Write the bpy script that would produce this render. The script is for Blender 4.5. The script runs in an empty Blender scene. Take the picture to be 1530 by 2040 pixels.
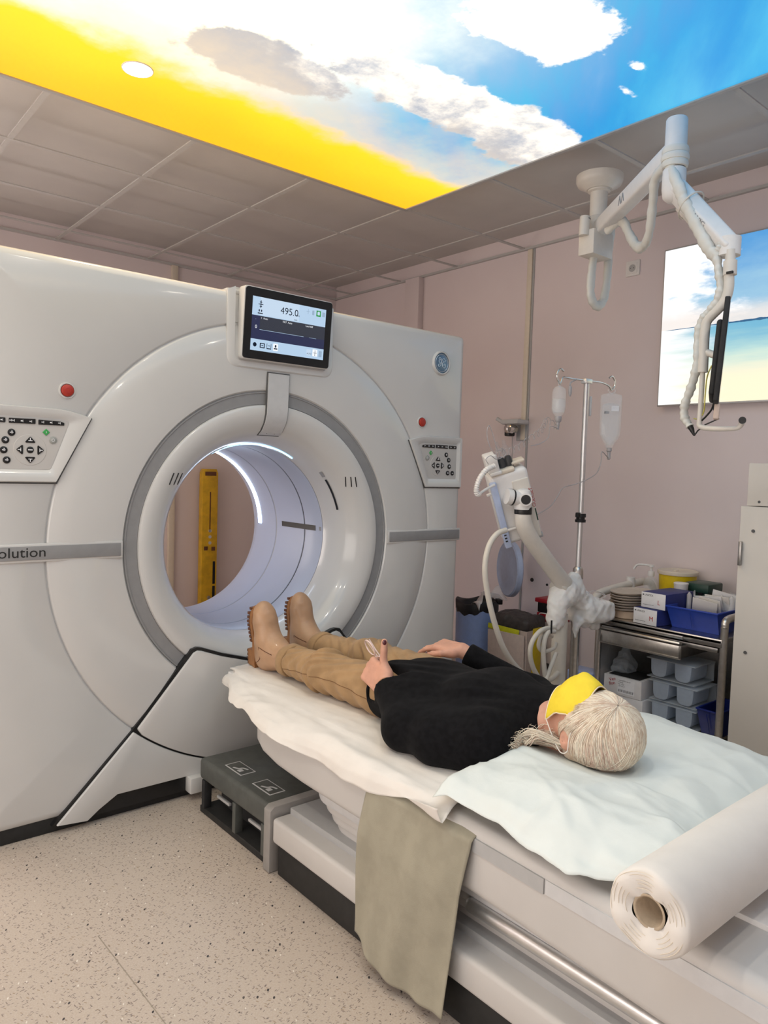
import bpy, bmesh, math, random
import numpy as np
from mathutils import Vector, Matrix
random.seed(7); rng = np.random.default_rng(7)
S = bpy.context.scene; COL = S.collection
PI = math.pi
# ------------------------------------------------------------------ camera (solved from the room's vanishing points)
F_PX, YAW, PITCH, ROLL, CAM_Z = 1473.1, .70049, .05631, -.03091, 1.28
cd = bpy.data.cameras.new('camera'); cam = bpy.data.objects.new('camera', cd); COL.objects.link(cam); S.camera = cam
cd.sensor_fit = 'VERTICAL'; cd.sensor_height = 36; cd.sensor_width = 27; cd.lens = F_PX/2040*36; cd.clip_start = .02
_f = Vector((math.sin(YAW)*math.cos(PITCH), math.cos(YAW)*math.cos(PITCH), -math.sin(PITCH)))
_r = Vector((math.cos(YAW), -math.sin(YAW), 0)); _d = _f.cross(_r)
_R = math.cos(ROLL)*_r + math.sin(ROLL)*_d; _D = -math.sin(ROLL)*_r + math.cos(ROLL)*_d
mw = Matrix((_R, -_D, -_f)).transposed().to_4x4(); mw.translation = (0, 0, CAM_Z); cam.matrix_world = mw
def on(x, y, **k):
    """point where the photo's pixel (1530x2040 frame) meets the plane X=, Y= or Z="""
    d = _R*((x-765)/F_PX) + _D*((y-1020)/F_PX) + _f
    (a, v), = k.items(); i = 'XYZ'.index(a); o = Vector((0, 0, CAM_Z)); return o + d*((v-o[i])/d[i])
# ------------------------------------------------------------------ world, exposure
w = bpy.data.worlds.new('world'); S.world = w; w.use_nodes = True
w.node_tree.nodes['Background'].inputs[0].default_value = (.75, .72, .7, 1); w.node_tree.nodes['Background'].inputs[1].default_value = .05
S.view_settings.view_transform = 'Standard'; S.view_settings.look = 'None'; S.view_settings.gamma = 1
S.view_settings.use_curve_mapping = False; S.view_settings.exposure = 0.2
PANEL_STRENGTH = .90; DOWNLIGHT_W = 3.0; DOWNLIGHT_COL = (1, .89, .76)
# room (metres): camera stands at x=0, y=0
CEIL, XR, XL, YB, YF = 2.70, 3.72, -2.0, 5.12, -2.4
# ------------------------------------------------------------------ node helper
class V:
    def __init__(s, nt, sock): s.nt = nt; s.s = sock
    def _m(s, op, *a, clamp=False):
        n = s.nt.nodes.new('ShaderNodeMath'); n.operation = op; n.use_clamp = clamp
        for i, x in enumerate((s,)+a):
            if isinstance(x, V): s.nt.links.new(x.s, n.inputs[i])
            else: n.inputs[i].default_value = x
        return V(s.nt, n.outputs[0])
    def __add__(s, o): return s._m('ADD', o)
    __radd__ = __add__
    def __sub__(s, o): return s._m('SUBTRACT', o)
    def __rsub__(s, o): return (s*-1)+o
    def __mul__(s, o): return s._m('MULTIPLY', o)
    __rmul__ = __mul__
    def __truediv__(s, o): return s._m('DIVIDE', o)
    def abs(s): return s._m('ABSOLUTE')
    def sqrt(s): return s._m('SQRT')
    def min(s, o): return s._m('MINIMUM', o)
    def max(s, o): return s._m('MAXIMUM', o)
    def sin(s): return s._m('SINE')
    def lt(s, o): return s._m('LESS_THAN', o)
    def gt(s, o): return s._m('GREATER_THAN', o)
    def step(s, a, b):
        n = s.nt.nodes.new('ShaderNodeMapRange'); n.interpolation_type = 'SMOOTHSTEP'
        s.nt.links.new(s.s, n.inputs[0]); n.inputs[1].default_value = a; n.inputs[2].default_value = b
        if b < a: n.inputs[1].default_value = b; n.inputs[2].default_value = a; n.inputs[3].default_value = 1; n.inputs[4].default_value = 0
        return V(s.nt, n.outputs[0])
class NT:
    def __init__(s, m): s.m = m; s.nt = m.node_tree; s.N = s.nt.nodes; s.L = s.nt.links
    def pos(s):
        g = s.N.new('ShaderNodeNewGeometry'); x = s.N.new('ShaderNodeSeparateXYZ'); s.L.new(g.outputs['Position'], x.inputs[0])
        return [V(s.nt, x.outputs[i]) for i in range(3)]
    def opos(s):
        g = s.N.new('ShaderNodeTexCoord'); x = s.N.new('ShaderNodeSeparateXYZ'); s.L.new(g.outputs['Object'], x.inputs[0])
        return [V(s.nt, x.outputs[i]) for i in range(3)]
    def vec(s, x, y, z):
        n = s.N.new('ShaderNodeCombineXYZ')
        for i, a in enumerate((x, y, z)):
            if isinstance(a, V): s.L.new(a.s, n.inputs[i])
            else: n.inputs[i].default_value = a
        return n.outputs[0]
    def noise(s, vec, scale=5, detail=4, rough=.55, dist=0):
        n = s.N.new('ShaderNodeTexNoise'); n.inputs['Scale'].default_value = scale; n.inputs['Detail'].default_value = detail
        n.inputs['Roughness'].default_value = rough; n.inputs['Distortion'].default_value = dist
        if vec is not None: s.L.new(vec, n.inputs['Vector'])
        return V(s.nt, n.outputs[0])
    def voro(s, vec, scale):
        n = s.N.new('ShaderNodeTexVoronoi'); n.inputs['Scale'].default_value = scale; s.L.new(vec, n.inputs['Vector'])
        sp = s.N.new('ShaderNodeSeparateColor'); s.L.new(n.outputs['Color'], sp.inputs[0])
        return V(s.nt, n.outputs['Distance']), V(s.nt, sp.outputs[0]), V(s.nt, sp.outputs[1])
    def mix(s, f, a, b):
        n = s.N.new('ShaderNodeMix'); n.data_type = 'RGBA'
        for i, x in ((0, f), (6, a), (7, b)):
            if isinstance(x, V): s.L.new(x.s, n.inputs[i])
            elif isinstance(x, (tuple, list)): n.inputs[i].default_value = (*x[:3], 1)
            elif isinstance(x, (int, float)): n.inputs[i].default_value = x
            else: s.L.new(x, n.inputs[i])
        return n.outputs[2]
    def bump(s, h, strength=.3, dist=.01):
        n = s.N.new('ShaderNodeBump'); n.inputs['Strength'].default_value = strength; n.inputs['Distance'].default_value = dist
        s.L.new(h.s, n.inputs['Height']); b = s.N['Principled BSDF']; s.L.new(n.outputs[0], b.inputs['Normal'])
    def base(s, c): s.L.new(c, s.N['Principled BSDF'].inputs['Base Color'])
def srgb(r, g, b):
    return tuple(((c/255)/12.92 if c/255 <= .04045 else ((c/255+.055)/1.055)**2.4) for c in (r, g, b))
MATS = {}
def mat(name, col, rough=.5, metal=0, spec=.5, coat=0, emit=0, ecol=None, trans=0, alpha=1, sheen=0, ior=1.45, sub=0, grain=0, gscale=40, bump=0, bscale=80, bdist=.003):
    """plain procedural material: colour with a faint noise grain and relief"""
    m = bpy.data.materials.new(name); m.use_nodes = True; b = m.node_tree.nodes['Principled BSDF']; I = b.inputs
    I['Base Color'].default_value = (*col, 1); I['Roughness'].default_value = rough; I['Metallic'].default_value = metal
    I['Specular IOR Level'].default_value = spec; I['Coat Weight'].default_value = coat; I['Coat Roughness'].default_value = .08
    I['Transmission Weight'].default_value = trans; I['Alpha'].default_value = alpha; I['IOR'].default_value = ior
    I['Sheen Weight'].default_value = sheen; I['Subsurface Weight'].default_value = sub
    if sub: I['Subsurface Radius'].default_value = (.012, .005, .003); I['Subsurface Scale'].default_value = .6
    if emit: I['Emission Color'].default_value = (*(ecol or col), 1); I['Emission Strength'].default_value = emit
    t = NT(m)
    if grain:
        x, y, z = t.opos(); n = t.noise(t.vec(x, y, z), gscale, 5)
        t.base(t.mix(n.step(.35, .65), tuple(c*(1-grain) for c in col), tuple(min(1, c*(1+grain)) for c in col)))
    if bump:
        x, y, z = t.opos(); t.bump(t.noise(t.vec(x, y, z), bscale, 4), bump, bdist)
    MATS[name] = m; return m
# ------------------------------------------------------------------ object helpers
def tag(o, label, cat, group=None, kind=None):
    o['label'] = label; o['category'] = cat
    if group: o['group'] = group
    if kind: o['kind'] = kind
    return o
def thing(name, label, cat, loc=(0, 0, 0), rot=(0, 0, 0), group=None):
    o = bpy.data.objects.new(name, None); COL.objects.link(o); o.location = loc; o.rotation_euler = rot; o.empty_display_size = .05
    return tag(o, label, cat, group)
WORLD = [True]
def basis(o): return Matrix.LocRotScale(o.location, o.rotation_euler, o.scale)
def wm(o): return basis(o) if o.parent is None else wm(o.parent) @ o.matrix_parent_inverse @ basis(o)
class local:
    def __enter__(s): s.o = WORLD[0]; WORLD[0] = False
    def __exit__(s, *a): WORLD[0] = s.o
def link(name, me, m=None, parent=None, smooth=True, loc=None, rot=None):
    o = bpy.data.objects.new(name, me); COL.objects.link(o)
    if m is not None and not me.materials: me.materials.append(MATS[m] if isinstance(m, str) else m)
    if smooth is True: me.polygons.foreach_set('use_smooth', [True]*len(me.polygons))
    elif smooth:  # angle
        me.polygons.foreach_set('use_smooth', [True]*len(me.polygons)); me.set_sharp_from_angle(angle=smooth)
    if parent is not None:
        o.parent = parent
        if WORLD[0]: o.matrix_parent_inverse = wm(parent).inverted()   # shapes are given in room coordinates
    if loc is not None: o.location = loc
    if rot is not None: o.rotation_euler = rot
    return o
def pyd(vs, fs, name='m'):
    me = bpy.data.meshes.new(name); me.from_pydata([tuple(v) for v in vs], [], [tuple(f) for f in fs]); me.update(); return me
def fix(me):
    bm = bmesh.new(); bm.from_mesh(me); bmesh.ops.recalc_face_normals(bm, faces=bm.faces); bm.to_mesh(me); bm.free(); return me
def join(parts):
    vs, fs = [], []
    for v, f in parts:
        n = len(vs); vs += [tuple(p) for p in v]; fs += [tuple(i+n for i in q) for q in f]
    return vs, fs
def gbox(c, s):
    c = Vector(c); h = Vector(s)/2
    v = [(c.x+a*h.x, c.y+b*h.y, c.z+d*h.z) for a in (-1, 1) for b in (-1, 1) for d in (-1, 1)]
    return v, [(0, 1, 3, 2), (4, 6, 7, 5), (0, 4, 5, 1), (2, 3, 7, 6), (0, 2, 6, 4), (1, 5, 7, 3)]
def box(name, c, s, m, parent=None, bev=.004, seg=2, rot=None, center=False):
    """bevelled box; c in parent's space"""
    v, f = gbox((0, 0, 0), s); me = pyd(v, f, name)
    if bev:
        bm = bmesh.new(); bm.from_mesh(me); bmesh.ops.bevel(bm, geom=bm.edges[:], offset=min(bev, min(s)*.45), segments=seg, affect='EDGES', profile=.5); bm.to_mesh(me); bm.free()
    return link(name, me, m, parent, math.radians(40), c, rot)
def gprism(pts, lo, hi, axis='Y'):
    """extrude a 2D outline; axis Y: pts are (x,z); Z: (x,y); X: (y,z)"""
    def P(p, h): return {'Y': (p[0], h, p[1]), 'Z': (p[0], p[1], h), 'X': (h, p[0], p[1])}[axis]
    n = len(pts); v = [P(p, lo) for p in pts]+[P(p, hi) for p in pts]
    f = [tuple(range(n)), tuple(range(2*n-1, n-1, -1))]+[(i, i+n, (i+1) % n+n, (i+1) % n) for i in range(n)]
    return v, f
def prism(name, pts, lo, hi, m, parent=None, axis='Y', bev=0, seg=2, smooth=math.radians(35)):
    v, f = gprism(pts, lo, hi, axis); me = fix(pyd(v, f, name))
    if bev:
        bm = bmesh.new(); bm.from_mesh(me)
        e = [e for e in bm.edges if len(e.link_faces) == 2 and e.calc_face_angle(0) > .9]
        bmesh.ops.bevel(bm, geom=e, offset=bev, segments=seg, affect='EDGES', profile=.5, clamp_overlap=True); bm.to_mesh(me); bm.free()
    return link(name, me, m, parent, smooth)
def rrect(x0, x1, y0, y1, r, n=6):
    out = []
    for cx, cy, a in ((x1-r, y1-r, 0), (x0+r, y1-r, PI/2), (x0+r, y0+r, PI), (x1-r, y0+r, 1.5*PI)):
        out += [(cx+r*math.cos(a+PI/2*i/n), cy+r*math.sin(a+PI/2*i/n)) for i in range(n+1)]
    return out
def fillet(pts, r, n=5):
    """round the corners of a polygon; r scalar or list"""
    out = []; N = len(pts)
    for i in range(N):
        p = Vector(pts[i]); a = Vector(pts[i-1])-p; b = Vector(pts[(i+1) % N])-p; ri = r[i] if isinstance(r, (list, tuple)) else r
        if ri <= 0: out.append(tuple(p)); continue
        la, lb = a.length, b.length; a.normalize(); b.normalize(); d = min(ri, la*.48, lb*.48)
        for k in range(n+1):
            t = k/n; q0 = p+a*d; q1 = p+b*d; out.append(tuple(q0*(1-t)**2+p*2*t*(1-t)+q1*t*t))
    return out
def glathe(prof, seg=32, axis='Z', c=(0, 0, 0), a0=0, a1=2*PI, close=True):
    full = abs(a1-a0-2*PI) < 1e-6; k = seg if full else seg+1; v, f = [], []
    for r, h in prof:
        for i in range(k):
            a = a0+(a1-a0)*i/seg; x, y = r*math.cos(a), r*math.sin(a)
            v.append({'Z': (c[0]+x, c[1]+y, c[2]+h), 'Y': (c[0]+x, c[1]+h, c[2]+y), 'X': (c[0]+h, c[1]+x, c[2]+y)}[axis])
    n = len(prof)
    for j in range(n-1):
        for i in range(k if full else k-1):
            b = (i+1) % k; f.append((j*k+i, j*k+b, (j+1)*k+b, (j+1)*k+i))
    if close and full:
        if prof[0][0] > 1e-6: f.append(tuple(range(k-1, -1, -1)))
        if prof[-1][0] > 1e-6: f.append(tuple(range((n-1)*k, n*k)))
    return v, f
def lathe(name, prof, m, parent=None, seg=32, axis='Z', c=(0, 0, 0), smooth=math.radians(40), a0=0, a1=2*PI, close=True, loc=None, rot=None):
    v, f = glathe(prof, seg, axis, c, a0, a1, close); return link(name, fix(pyd(v, f, name)), m, parent, smooth, loc, rot)
def spline(pts, n=8, closed=False):
    P = [Vector(p) for p in pts]; out = []; N = len(P)
    for i in range(N if closed else N-1):
        a, b, c, d = (P[(i-1) % N] if closed or i else P[0]*2-P[1]), P[i], P[(i+1) % N], (P[(i+2) % N] if closed or i+2 < N else P[-1]*2-P[-2])
        for k in range(n):
            t = k/n; out.append(.5*((2*b)+(c-a)*t+(2*a-5*b+4*c-d)*t*t+(3*b-a-3*c+d)*t**3))
    if not closed: out.append(P[-1])
    return out
def gtube(path, r, seg=8, closed=False, cap=True, flat=1.0, up=None):
    P = [Vector(p) for p in path]; N = len(P); R = r if isinstance(r, (list, tuple, np.ndarray)) else [r]*N
    if len(R) != N: R = np.interp(np.linspace(0, 1, N), np.linspace(0, 1, len(R)), R)
    T = []
    for i in range(N):
        a = P[(i+1) % N] if (closed or i < N-1) else P[i]; b = P[i-1] if (closed or i > 0) else P[i]; t = a-b
        T.append(t.normalized() if t.length > 1e-9 else Vector((0, 0, 1)))
    u = Vector(up) if up else (Vector((0, 0, 1)) if abs(T[0].z) < .9 else Vector((1, 0, 0)))
    u = (u-T[0]*u.dot(T[0])).normalized(); v, f = [], []
    for i in range(N):
        u = u-T[i]*u.dot(T[i]); u = u.normalized() if u.length > 1e-6 else T[i].orthogonal().normalized(); w_ = T[i].cross(u)
        for k in range(seg):
            a = 2*PI*k/seg; v.append(P[i]+(u*math.cos(a)+w_*math.sin(a)*flat)*float(R[i]))
    for i in range(N if closed else N-1):
        for k in range(seg):
            j = (i+1) % N; f.append((i*seg+k, i*seg+(k+1) % seg, j*seg+(k+1) % seg, j*seg+k))
    if cap and not closed: f += [tuple(range(seg-1, -1, -1)), tuple(range((N-1)*seg, N*seg))]
    return v, f
def tube(name, pts, r, m, parent=None, seg=10, smooth_n=8, closed=False, flat=1.0, up=None, raw=False):
    path = pts if raw else spline(pts, smooth_n, closed)
    v, f = gtube(path, r, seg, closed, True, flat, up); return link(name, fix(pyd(v, f, name)), m, parent, math.radians(60))
def multi(name, parts, m, parent=None, smooth=math.radians(40)):
    v, f = join(parts); return link(name, fix(pyd(v, f, name)), m, parent, smooth)
def text(name, s, size, M, m, parent=None, ext=.0006, align='LEFT', sx=1.0):
    """lettering as a thin mesh; M places it (x right, y up, z out)"""
    cu = bpy.data.curves.new(name, 'FONT'); cu.body = s; cu.size = size; cu.extrude = ext; cu.align_x = align; cu.resolution_u = 3
    o = bpy.data.objects.new(name+'_src', cu); me = o.to_mesh(); me2 = bpy.data.meshes.new(name)
    bm = bmesh.new(); bm.from_mesh(me); bm.transform(M @ Matrix.Scale(sx, 4, (1, 0, 0))); bm.to_mesh(me2); bm.free(); o.to_mesh_clear()
    bpy.data.objects.remove(o); bpy.data.curves.remove(cu); return link(name, me2, m, parent, False)
def frame(o, x, y):
    """matrix with origin o, x axis along x, y axis along y"""
    x = Vector(x).normalized(); y = Vector(y); y = (y-x*y.dot(x)).normalized(); z = x.cross(y)
    M = Matrix((x, y, z)).transposed().to_4x4(); M.translation = o; return M
def copytree(root, loc=None, label=None, rot=None):
    c = root.copy(); COL.objects.link(c)
    if loc is not None: c.location = loc
    if rot is not None: c.rotation_euler = rot
    if label: c['label'] = label
    for ch in list(root.children):
        k = ch.copy(); COL.objects.link(k); k.parent = c
        for g in list(ch.children): q = g.copy(); COL.objects.link(q); q.parent = k
    return c
# ------------------------------------------------------------------ soft shapes: signed distance fields -> surface nets
class SDF:
    def __init__(s, lo, hi, h):
        s.lo = np.array(lo, float); s.h = h; s.n = np.ceil((np.array(hi)-s.lo)/h).astype(int)+1
        s.g = np.full(s.n, 1.0, np.float32)
    def _sub(s, lo, hi):
        a = np.maximum(np.floor((np.array(lo)-s.lo)/s.h).astype(int), 0); b = np.minimum(np.ceil((np.array(hi)-s.lo)/s.h).astype(int)+1, s.n)
        if (b <= a).any(): return None
        ax = [(s.lo[i]+s.h*np.arange(a[i], b[i])).astype(np.float32) for i in range(3)]
        return tuple(slice(a[i], b[i]) for i in range(3)), ax[0][:, None, None], ax[1][None, :, None], ax[2][None, None, :]
    def put(s, sl, d, k, cut=False):
        g = s.g[sl]
        if cut: s.g[sl] = np.maximum(g, -d); return
        if k > 0:
            h_ = np.maximum(k-np.abs(g-d), 0)/k; s.g[sl] = np.minimum(g, d)-h_*h_*k*.25
        else: s.g[sl] = np.minimum(g, d)
    def cap(s, a, b, ra, rb=None, k=.02, sq=(1, 1, 1), cut=False):
        """capsule from a to b; sq squashes space (e.g. (1,1,1.3) flattens z)"""
        rb = ra if rb is None else rb; a = np.array(a, float); b = np.array(b, float); R = max(ra, rb)+k+2*s.h
        q = s._sub(np.minimum(a, b)-R, np.maximum(a, b)+R)
        if q is None: return s
        sl, X, Y, Z = q; sq = np.array(sq, float); A = a*sq; B = (b-a)*sq; L = max((B*B).sum(), 1e-12)
        px, py, pz = X*sq[0]-A[0], Y*sq[1]-A[1], Z*sq[2]-A[2]
        t = np.clip((px*B[0]+py*B[1]+pz*B[2])/L, 0, 1)
        d = np.sqrt((px-B[0]*t)**2+(py-B[1]*t)**2+(pz-B[2]*t)**2)-(ra+(rb-ra)*t)
        s.put(sl, d.astype(np.float32), k, cut); return s
    def chain(s, pts, rs, k=.02, sq=(1, 1, 1)):
        for i in range(len(pts)-1): s.cap(pts[i], pts[i+1], rs[i], rs[i+1], k if i else k, sq)
        return s
    def ell(s, c, r, k=.02, M=None, cut=False):
        """ellipsoid with radii r, optional 3x3 rotation (columns = axes)"""
        c = np.array(c, float); r = np.array(r, float); R = r.max()+k+2*s.h; q = s._sub(c-R, c+R)
        if q is None: return s
        sl, X, Y, Z = q; X, Y, Z = X-c[0], Y-c[1], Z-c[2]
        if M is not None:
            M = np.array(M); X, Y, Z = (X*M[0, i]+Y*M[1, i]+Z*M[2, i] for i in range(3))
        k0 = np.sqrt((X/r[0])**2+(Y/r[1])**2+(Z/r[2])**2); k1 = np.sqrt((X/r[0]**2)**2+(Y/r[1]**2)**2+(Z/r[2]**2)**2)
        d = k0*(k0-1)/np.maximum(k1, 1e-6); s.put(sl, d.astype(np.float32), k, cut); return s
    def rbox(s, c, hs, r, k=.02, M=None, cut=False):
        c = np.array(c, float); R = float(np.linalg.norm(hs))+r+k+2*s.h; q = s._sub(c-R, c+R)
        if q is None: return s
        sl, X, Y, Z = q; X, Y, Z = X-c[0], Y-c[1], Z-c[2]
        if M is not None:
            M = np.array(M); X, Y, Z = (X*M[0, i]+Y*M[1, i]+Z*M[2, i] for i in range(3))
        qx, qy, qz = np.abs(X)-hs[0]+r, np.abs(Y)-hs[1]+r, np.abs(Z)-hs[2]+r
        d = np.sqrt(np.maximum(qx, 0)**2+np.maximum(qy, 0)**2+np.maximum(qz, 0)**2)+np.minimum(np.maximum(qx, np.maximum(qy, qz)), 0)-r
        s.put(sl, np.broadcast_to(d, s.g[sl].shape).astype(np.float32), k, cut); return s
    def disp(s, fn):
        X, Y, Z = ((s.lo[i]+s.h*np.arange(s.n[i])).astype(np.float32) for i in range(3))
        s.g = s.g+fn(X[:, None, None], Y[None, :, None], Z[None, None, :]).astype(np.float32); return s
    def plane(s, fn):
        """intersect with half-space fn(x,y,z) <= 0"""
        X, Y, Z = ((s.lo[i]+s.h*np.arange(s.n[i])).astype(np.float32) for i in range(3))
        s.g = np.maximum(s.g, fn(X[:, None, None], Y[None, :, None], Z[None, None, :]).astype(np.float32)); return s
    def mesh(s, relax=2):
        g = s.g; g[0] = g[-1] = 1; g[:, 0] = g[:, -1] = 1; g[:, :, 0] = g[:, :, -1] = 1
        ins = g < 0; n = s.n; c = np.zeros(n-1, np.int8)
        for i in (0, 1):
            for j in (0, 1):
                for k in (0, 1): c += ins[i:n[0]-1+i, j:n[1]-1+j, k:n[2]-1+k]
        act = np.argwhere((c > 0) & (c < 8)); idx = -np.ones(n-1, np.int64); idx[tuple(act.T)] = np.arange(len(act))
        acc = np.zeros((len(act), 3)); cnt = np.zeros(len(act))
        cor = [(i, j, k) for i in (0, 1) for j in (0, 1) for k in (0, 1)]
        val = {q: g[act[:, 0]+q[0], act[:, 1]+q[1], act[:, 2]+q[2]].astype(float) for q in cor}
        for a in cor:
            for ax in range(3):
                if a[ax]: continue
                b = list(a); b[ax] = 1; b = tuple(b); va, vb = val[a], val[b]; m = (va < 0) != (vb < 0)
                t = np.where(m, va/np.where(m, va-vb, 1), 0); p = np.tile(np.array(a, float), (len(act), 1)); p[:, ax] = t
                acc[m] += p[m]; cnt[m] += 1
        V_ = s.lo+s.h*(act+acc/cnt[:, None]); fs = []
        for ax in range(3):
            o1, o2 = (ax+1) % 3, (ax+2) % 3; sl0 = [slice(None)]*3; sl1 = [slice(None)]*3; sl0[ax] = slice(0, -1); sl1[ax] = slice(1, None)
            e = np.argwhere(ins[tuple(sl0)] != ins[tuple(sl1)])
            if not len(e): continue
            neg = ins[tuple(e.T)]; q = []
            for d1, d2 in ((1, 1), (0, 1), (0, 0), (1, 0)):
                p = e.copy(); p[:, o1] -= d1; p[:, o2] -= d2; q.append(idx[tuple(p.T)])
            q = np.stack(q, 1); q[~neg] = q[~neg][:, ::-1]; fs.append(q)
        Fc = np.concatenate(fs)
        for _ in range(relax):
            A = np.zeros_like(V_); C = np.zeros(len(V_))
            for i in range(4):
                a, b = Fc[:, i], Fc[:, (i+1) % 4]
                for d in range(3): A[:, d] += np.bincount(a, V_[b, d], len(V_))+np.bincount(b, V_[a, d], len(V_))
                C += np.bincount(a, minlength=len(V_))+np.bincount(b, minlength=len(V_))
            V_ = V_*.5+.5*A/np.maximum(C, 1)[:, None]
        return V_, Fc
def npmesh(V_, Fc, name):
    me = bpy.data.meshes.new(name); me.vertices.add(len(V_)); me.vertices.foreach_set('co', np.asarray(V_, np.float32).ravel())
    n = len(Fc); k = Fc.shape[1]; me.loops.add(n*k); me.loops.foreach_set('vertex_index', Fc.astype(np.int32).ravel()); me.polygons.add(n)
    me.polygons.foreach_set('loop_start', np.arange(0, n*k, k, dtype=np.int32)); me.update(calc_edges=True); me.validate(); return me
def sdfobj(name, s, m, parent=None, relax=2):
    v, f = s.mesh(relax); return link(name, npmesh(v, f, name), m, parent, True)
def wob(p, seed=0, f=1.0):
    """cheap smooth pseudo noise in [-1,1] for numpy arrays, p = (x,y,z)"""
    x, y, z = p; r = np.random.default_rng(seed); o = 0
    for i in range(5):
        a = r.normal(size=3)*f*(1+.5*i); o = o+np.sin(x*a[0]+y*a[1]+z*a[2]+r.uniform(0, 6.28))/(1+.4*i)
    return o/3.0
def grid(name, fn, nu, nv, m, parent=None, thick=0, smooth=True):
    """surface sheet fn(u,v)->xyz over [0,1]^2, optional thickness"""
    P = np.array([[fn(i/nu, j/nv) for j in range(nv+1)] for i in range(nu+1)], float); v = P.reshape(-1, 3); w1 = nv+1
    f = [(i*w1+j, (i+1)*w1+j, (i+1)*w1+j+1, i*w1+j+1) for i in range(nu) for j in range(nv)]
    o = link(name, npmesh(v, np.array(f), name), m, parent, smooth)
    if thick:
        md = o.modifiers.new('solid', 'SOLIDIFY'); md.thickness = thick; md.offset = 0
    return o
# ================================================================== MATERIALS
mat('white_shell', (.625, .618, .605), .22, coat=.5, grain=.012, gscale=3)
mat('white_matte', (.55, .53, .51), .45, grain=.015, gscale=8)
mat('seam_dark', (.10, .10, .10), .7, grain=.1)
mat('grey_band', (.28, .28, .285), .38, grain=.03, gscale=30)
mat('mid_grey', (.42, .42, .42), .4, grain=.02)
mat('light_grey', (.58, .58, .585), .4, grain=.02)
mat('black_plastic', (.012, .012, .013), .35, grain=.1)
mat('black_matte', (.02, .02, .021), .7, grain=.15)
mat('black_rubber', (.016, .016, .016), .6, grain=.15)
mat('bore_led_tint', (.50, .54, .66), .32, grain=.015, gscale=4)  # white bore plastic with the LED strips' blue light mixed into its colour
mat('steel', (.62, .60, .57), .28, metal=1, grain=.05, gscale=60)
mat('steel_dark', (.36, .35, .34), .32, metal=1, grain=.06)
mat('chrome', (.75, .74, .72), .12, metal=1, grain=.02)
mat('aluminium', (.70, .70, .70), .35, metal=.9, grain=.03)
mat('red_button', (.42, .035, .02), .4, grain=.05)
mat('green_button', (.05, .36, .09), .4, grain=.05)
mat('grey_button', (.33, .34, .32), .45, grain=.05)
mat('key_white', (.85, .85, .88), .5, grain=.02)
mat('print_black', (.02, .02, .02), .6, grain=.1)
mat('print_grey', (.30, .30, .31), .6, grain=.1)
mat('print_red', (.45, .04, .04), .6, grain=.1)
mat('paper_white', (.745, .71, .665), .75, grain=.02, gscale=12, bump=.15, bscale=160, bdist=.0015)
mat('paper_light_tint', (.70, .745, .725), .75, grain=.02, gscale=12, bump=.15, bscale=160, bdist=.0015)  # same white paper, with the sky panel's light tinted into its colour
mat('cardboard_core', (.45, .36, .26), .85, grain=.1)
mat('cardboard', (.50, .37, .27), .85, grain=.06, gscale=25)
mat('cardboard_pale', (.60, .49, .43), .8, grain=.04)
mat('box_white', (.74, .73, .74), .6, grain=.02)
mat('box_blue', (.02, .03, .16), .5, grain=.05)
mat('bin_blue', (.016, .05, .34), .38, grain=.04)
mat('bin_blue_dark', (.008, .02, .17), .4, grain=.04)
mat('pale_blue', (.33, .45, .78), .3, coat=.2, grain=.03)
mat('lid_blue', (.46, .54, .74), .35, grain=.03)
mat('bag_black', (.016, .016, .018), .4, grain=.2)
mat('bag_brown', (.05, .042, .04), .5, grain=.2)
mat('yellow_plastic', (.72, .52, .01), .42, grain=.04)
mat('yellow_band', (.62, .62, .02), .5, grain=.04)
mat('cream_plastic', (.74, .66, .55), .45, grain=.02)
mat('red_plastic', (.36, .015, .025), .4, grain=.05)
mat('dark_green', (.018, .055, .04), .4, grain=.06)
mat('white_plastic', (.78, .76, .74), .4, grain=.015)
mat('warm_plastic', (.70, .66, .60), .38, grain=.015, coat=.15)
mat('cable_white', (.66, .62, .55), .45, grain=.02)
mat('sleeve_white', (.70, .69, .64), .5, grain=.03, gscale=14)
mat('bag_white', (.80, .79, .77), .42, grain=.02, sub=.1)
mat('cabinet_white', (.66, .63, .585), .45, grain=.012, gscale=6)
mat('clear_plastic', (.93, .95, .97), .08, trans=.92, ior=1.12, alpha=.55)
mat('clear_bag', (.92, .95, .97), .06, spec=.9, alpha=.22)
mat('fluid', (.82, .87, .90), .06, spec=.8, alpha=.22)
mat('thin_tube', (.48, .46, .47), .25, alpha=.85, grain=.02)
mat('frosted', (.72, .78, .84), .35, trans=.3, ior=1.1, alpha=.42)
mat('frosted_blue', (.56, .66, .80), .3, alpha=.55, grain=.03)
mat('skin', (.62, .33, .235), .5, sub=.12, grain=.06, gscale=30, bump=.12, bscale=260, bdist=.001)
mat('nail_red', (.085, .008, .016), .18, coat=.6, grain=.03)
mat('sweater_black', (.006, .006, .007), .95, spec=.15, sheen=.02, grain=.25, gscale=60, bump=.25, bscale=420, bdist=.001)
mat('trousers_tan', (.36, .225, .11), .85, sheen=.1, grain=.10, gscale=18, bump=.2, bscale=500, bdist=.001)
mat('stitch_brown', (.17, .085, .035), .8, grain=.1)
mat('boot_tan', (.44, .265, .155), .42, coat=.15, grain=.08, gscale=12, bump=.06, bscale=200)
mat('boot_sole', (.30, .135, .05), .55, grain=.08)
mat('boot_tread', (.13, .05, .022), .6, grain=.1)
mat('mask_yellow', (.86, .66, .04), .75, grain=.03, bump=.2, bscale=400, bdist=.001)
mat('mask_edge', (.84, .72, .52), .75, grain=.03)
mat('strap_white', (.80, .76, .70), .7, grain=.02)
mat('bronze', (.38, .20, .10), .3, metal=.9, grain=.05)
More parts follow.
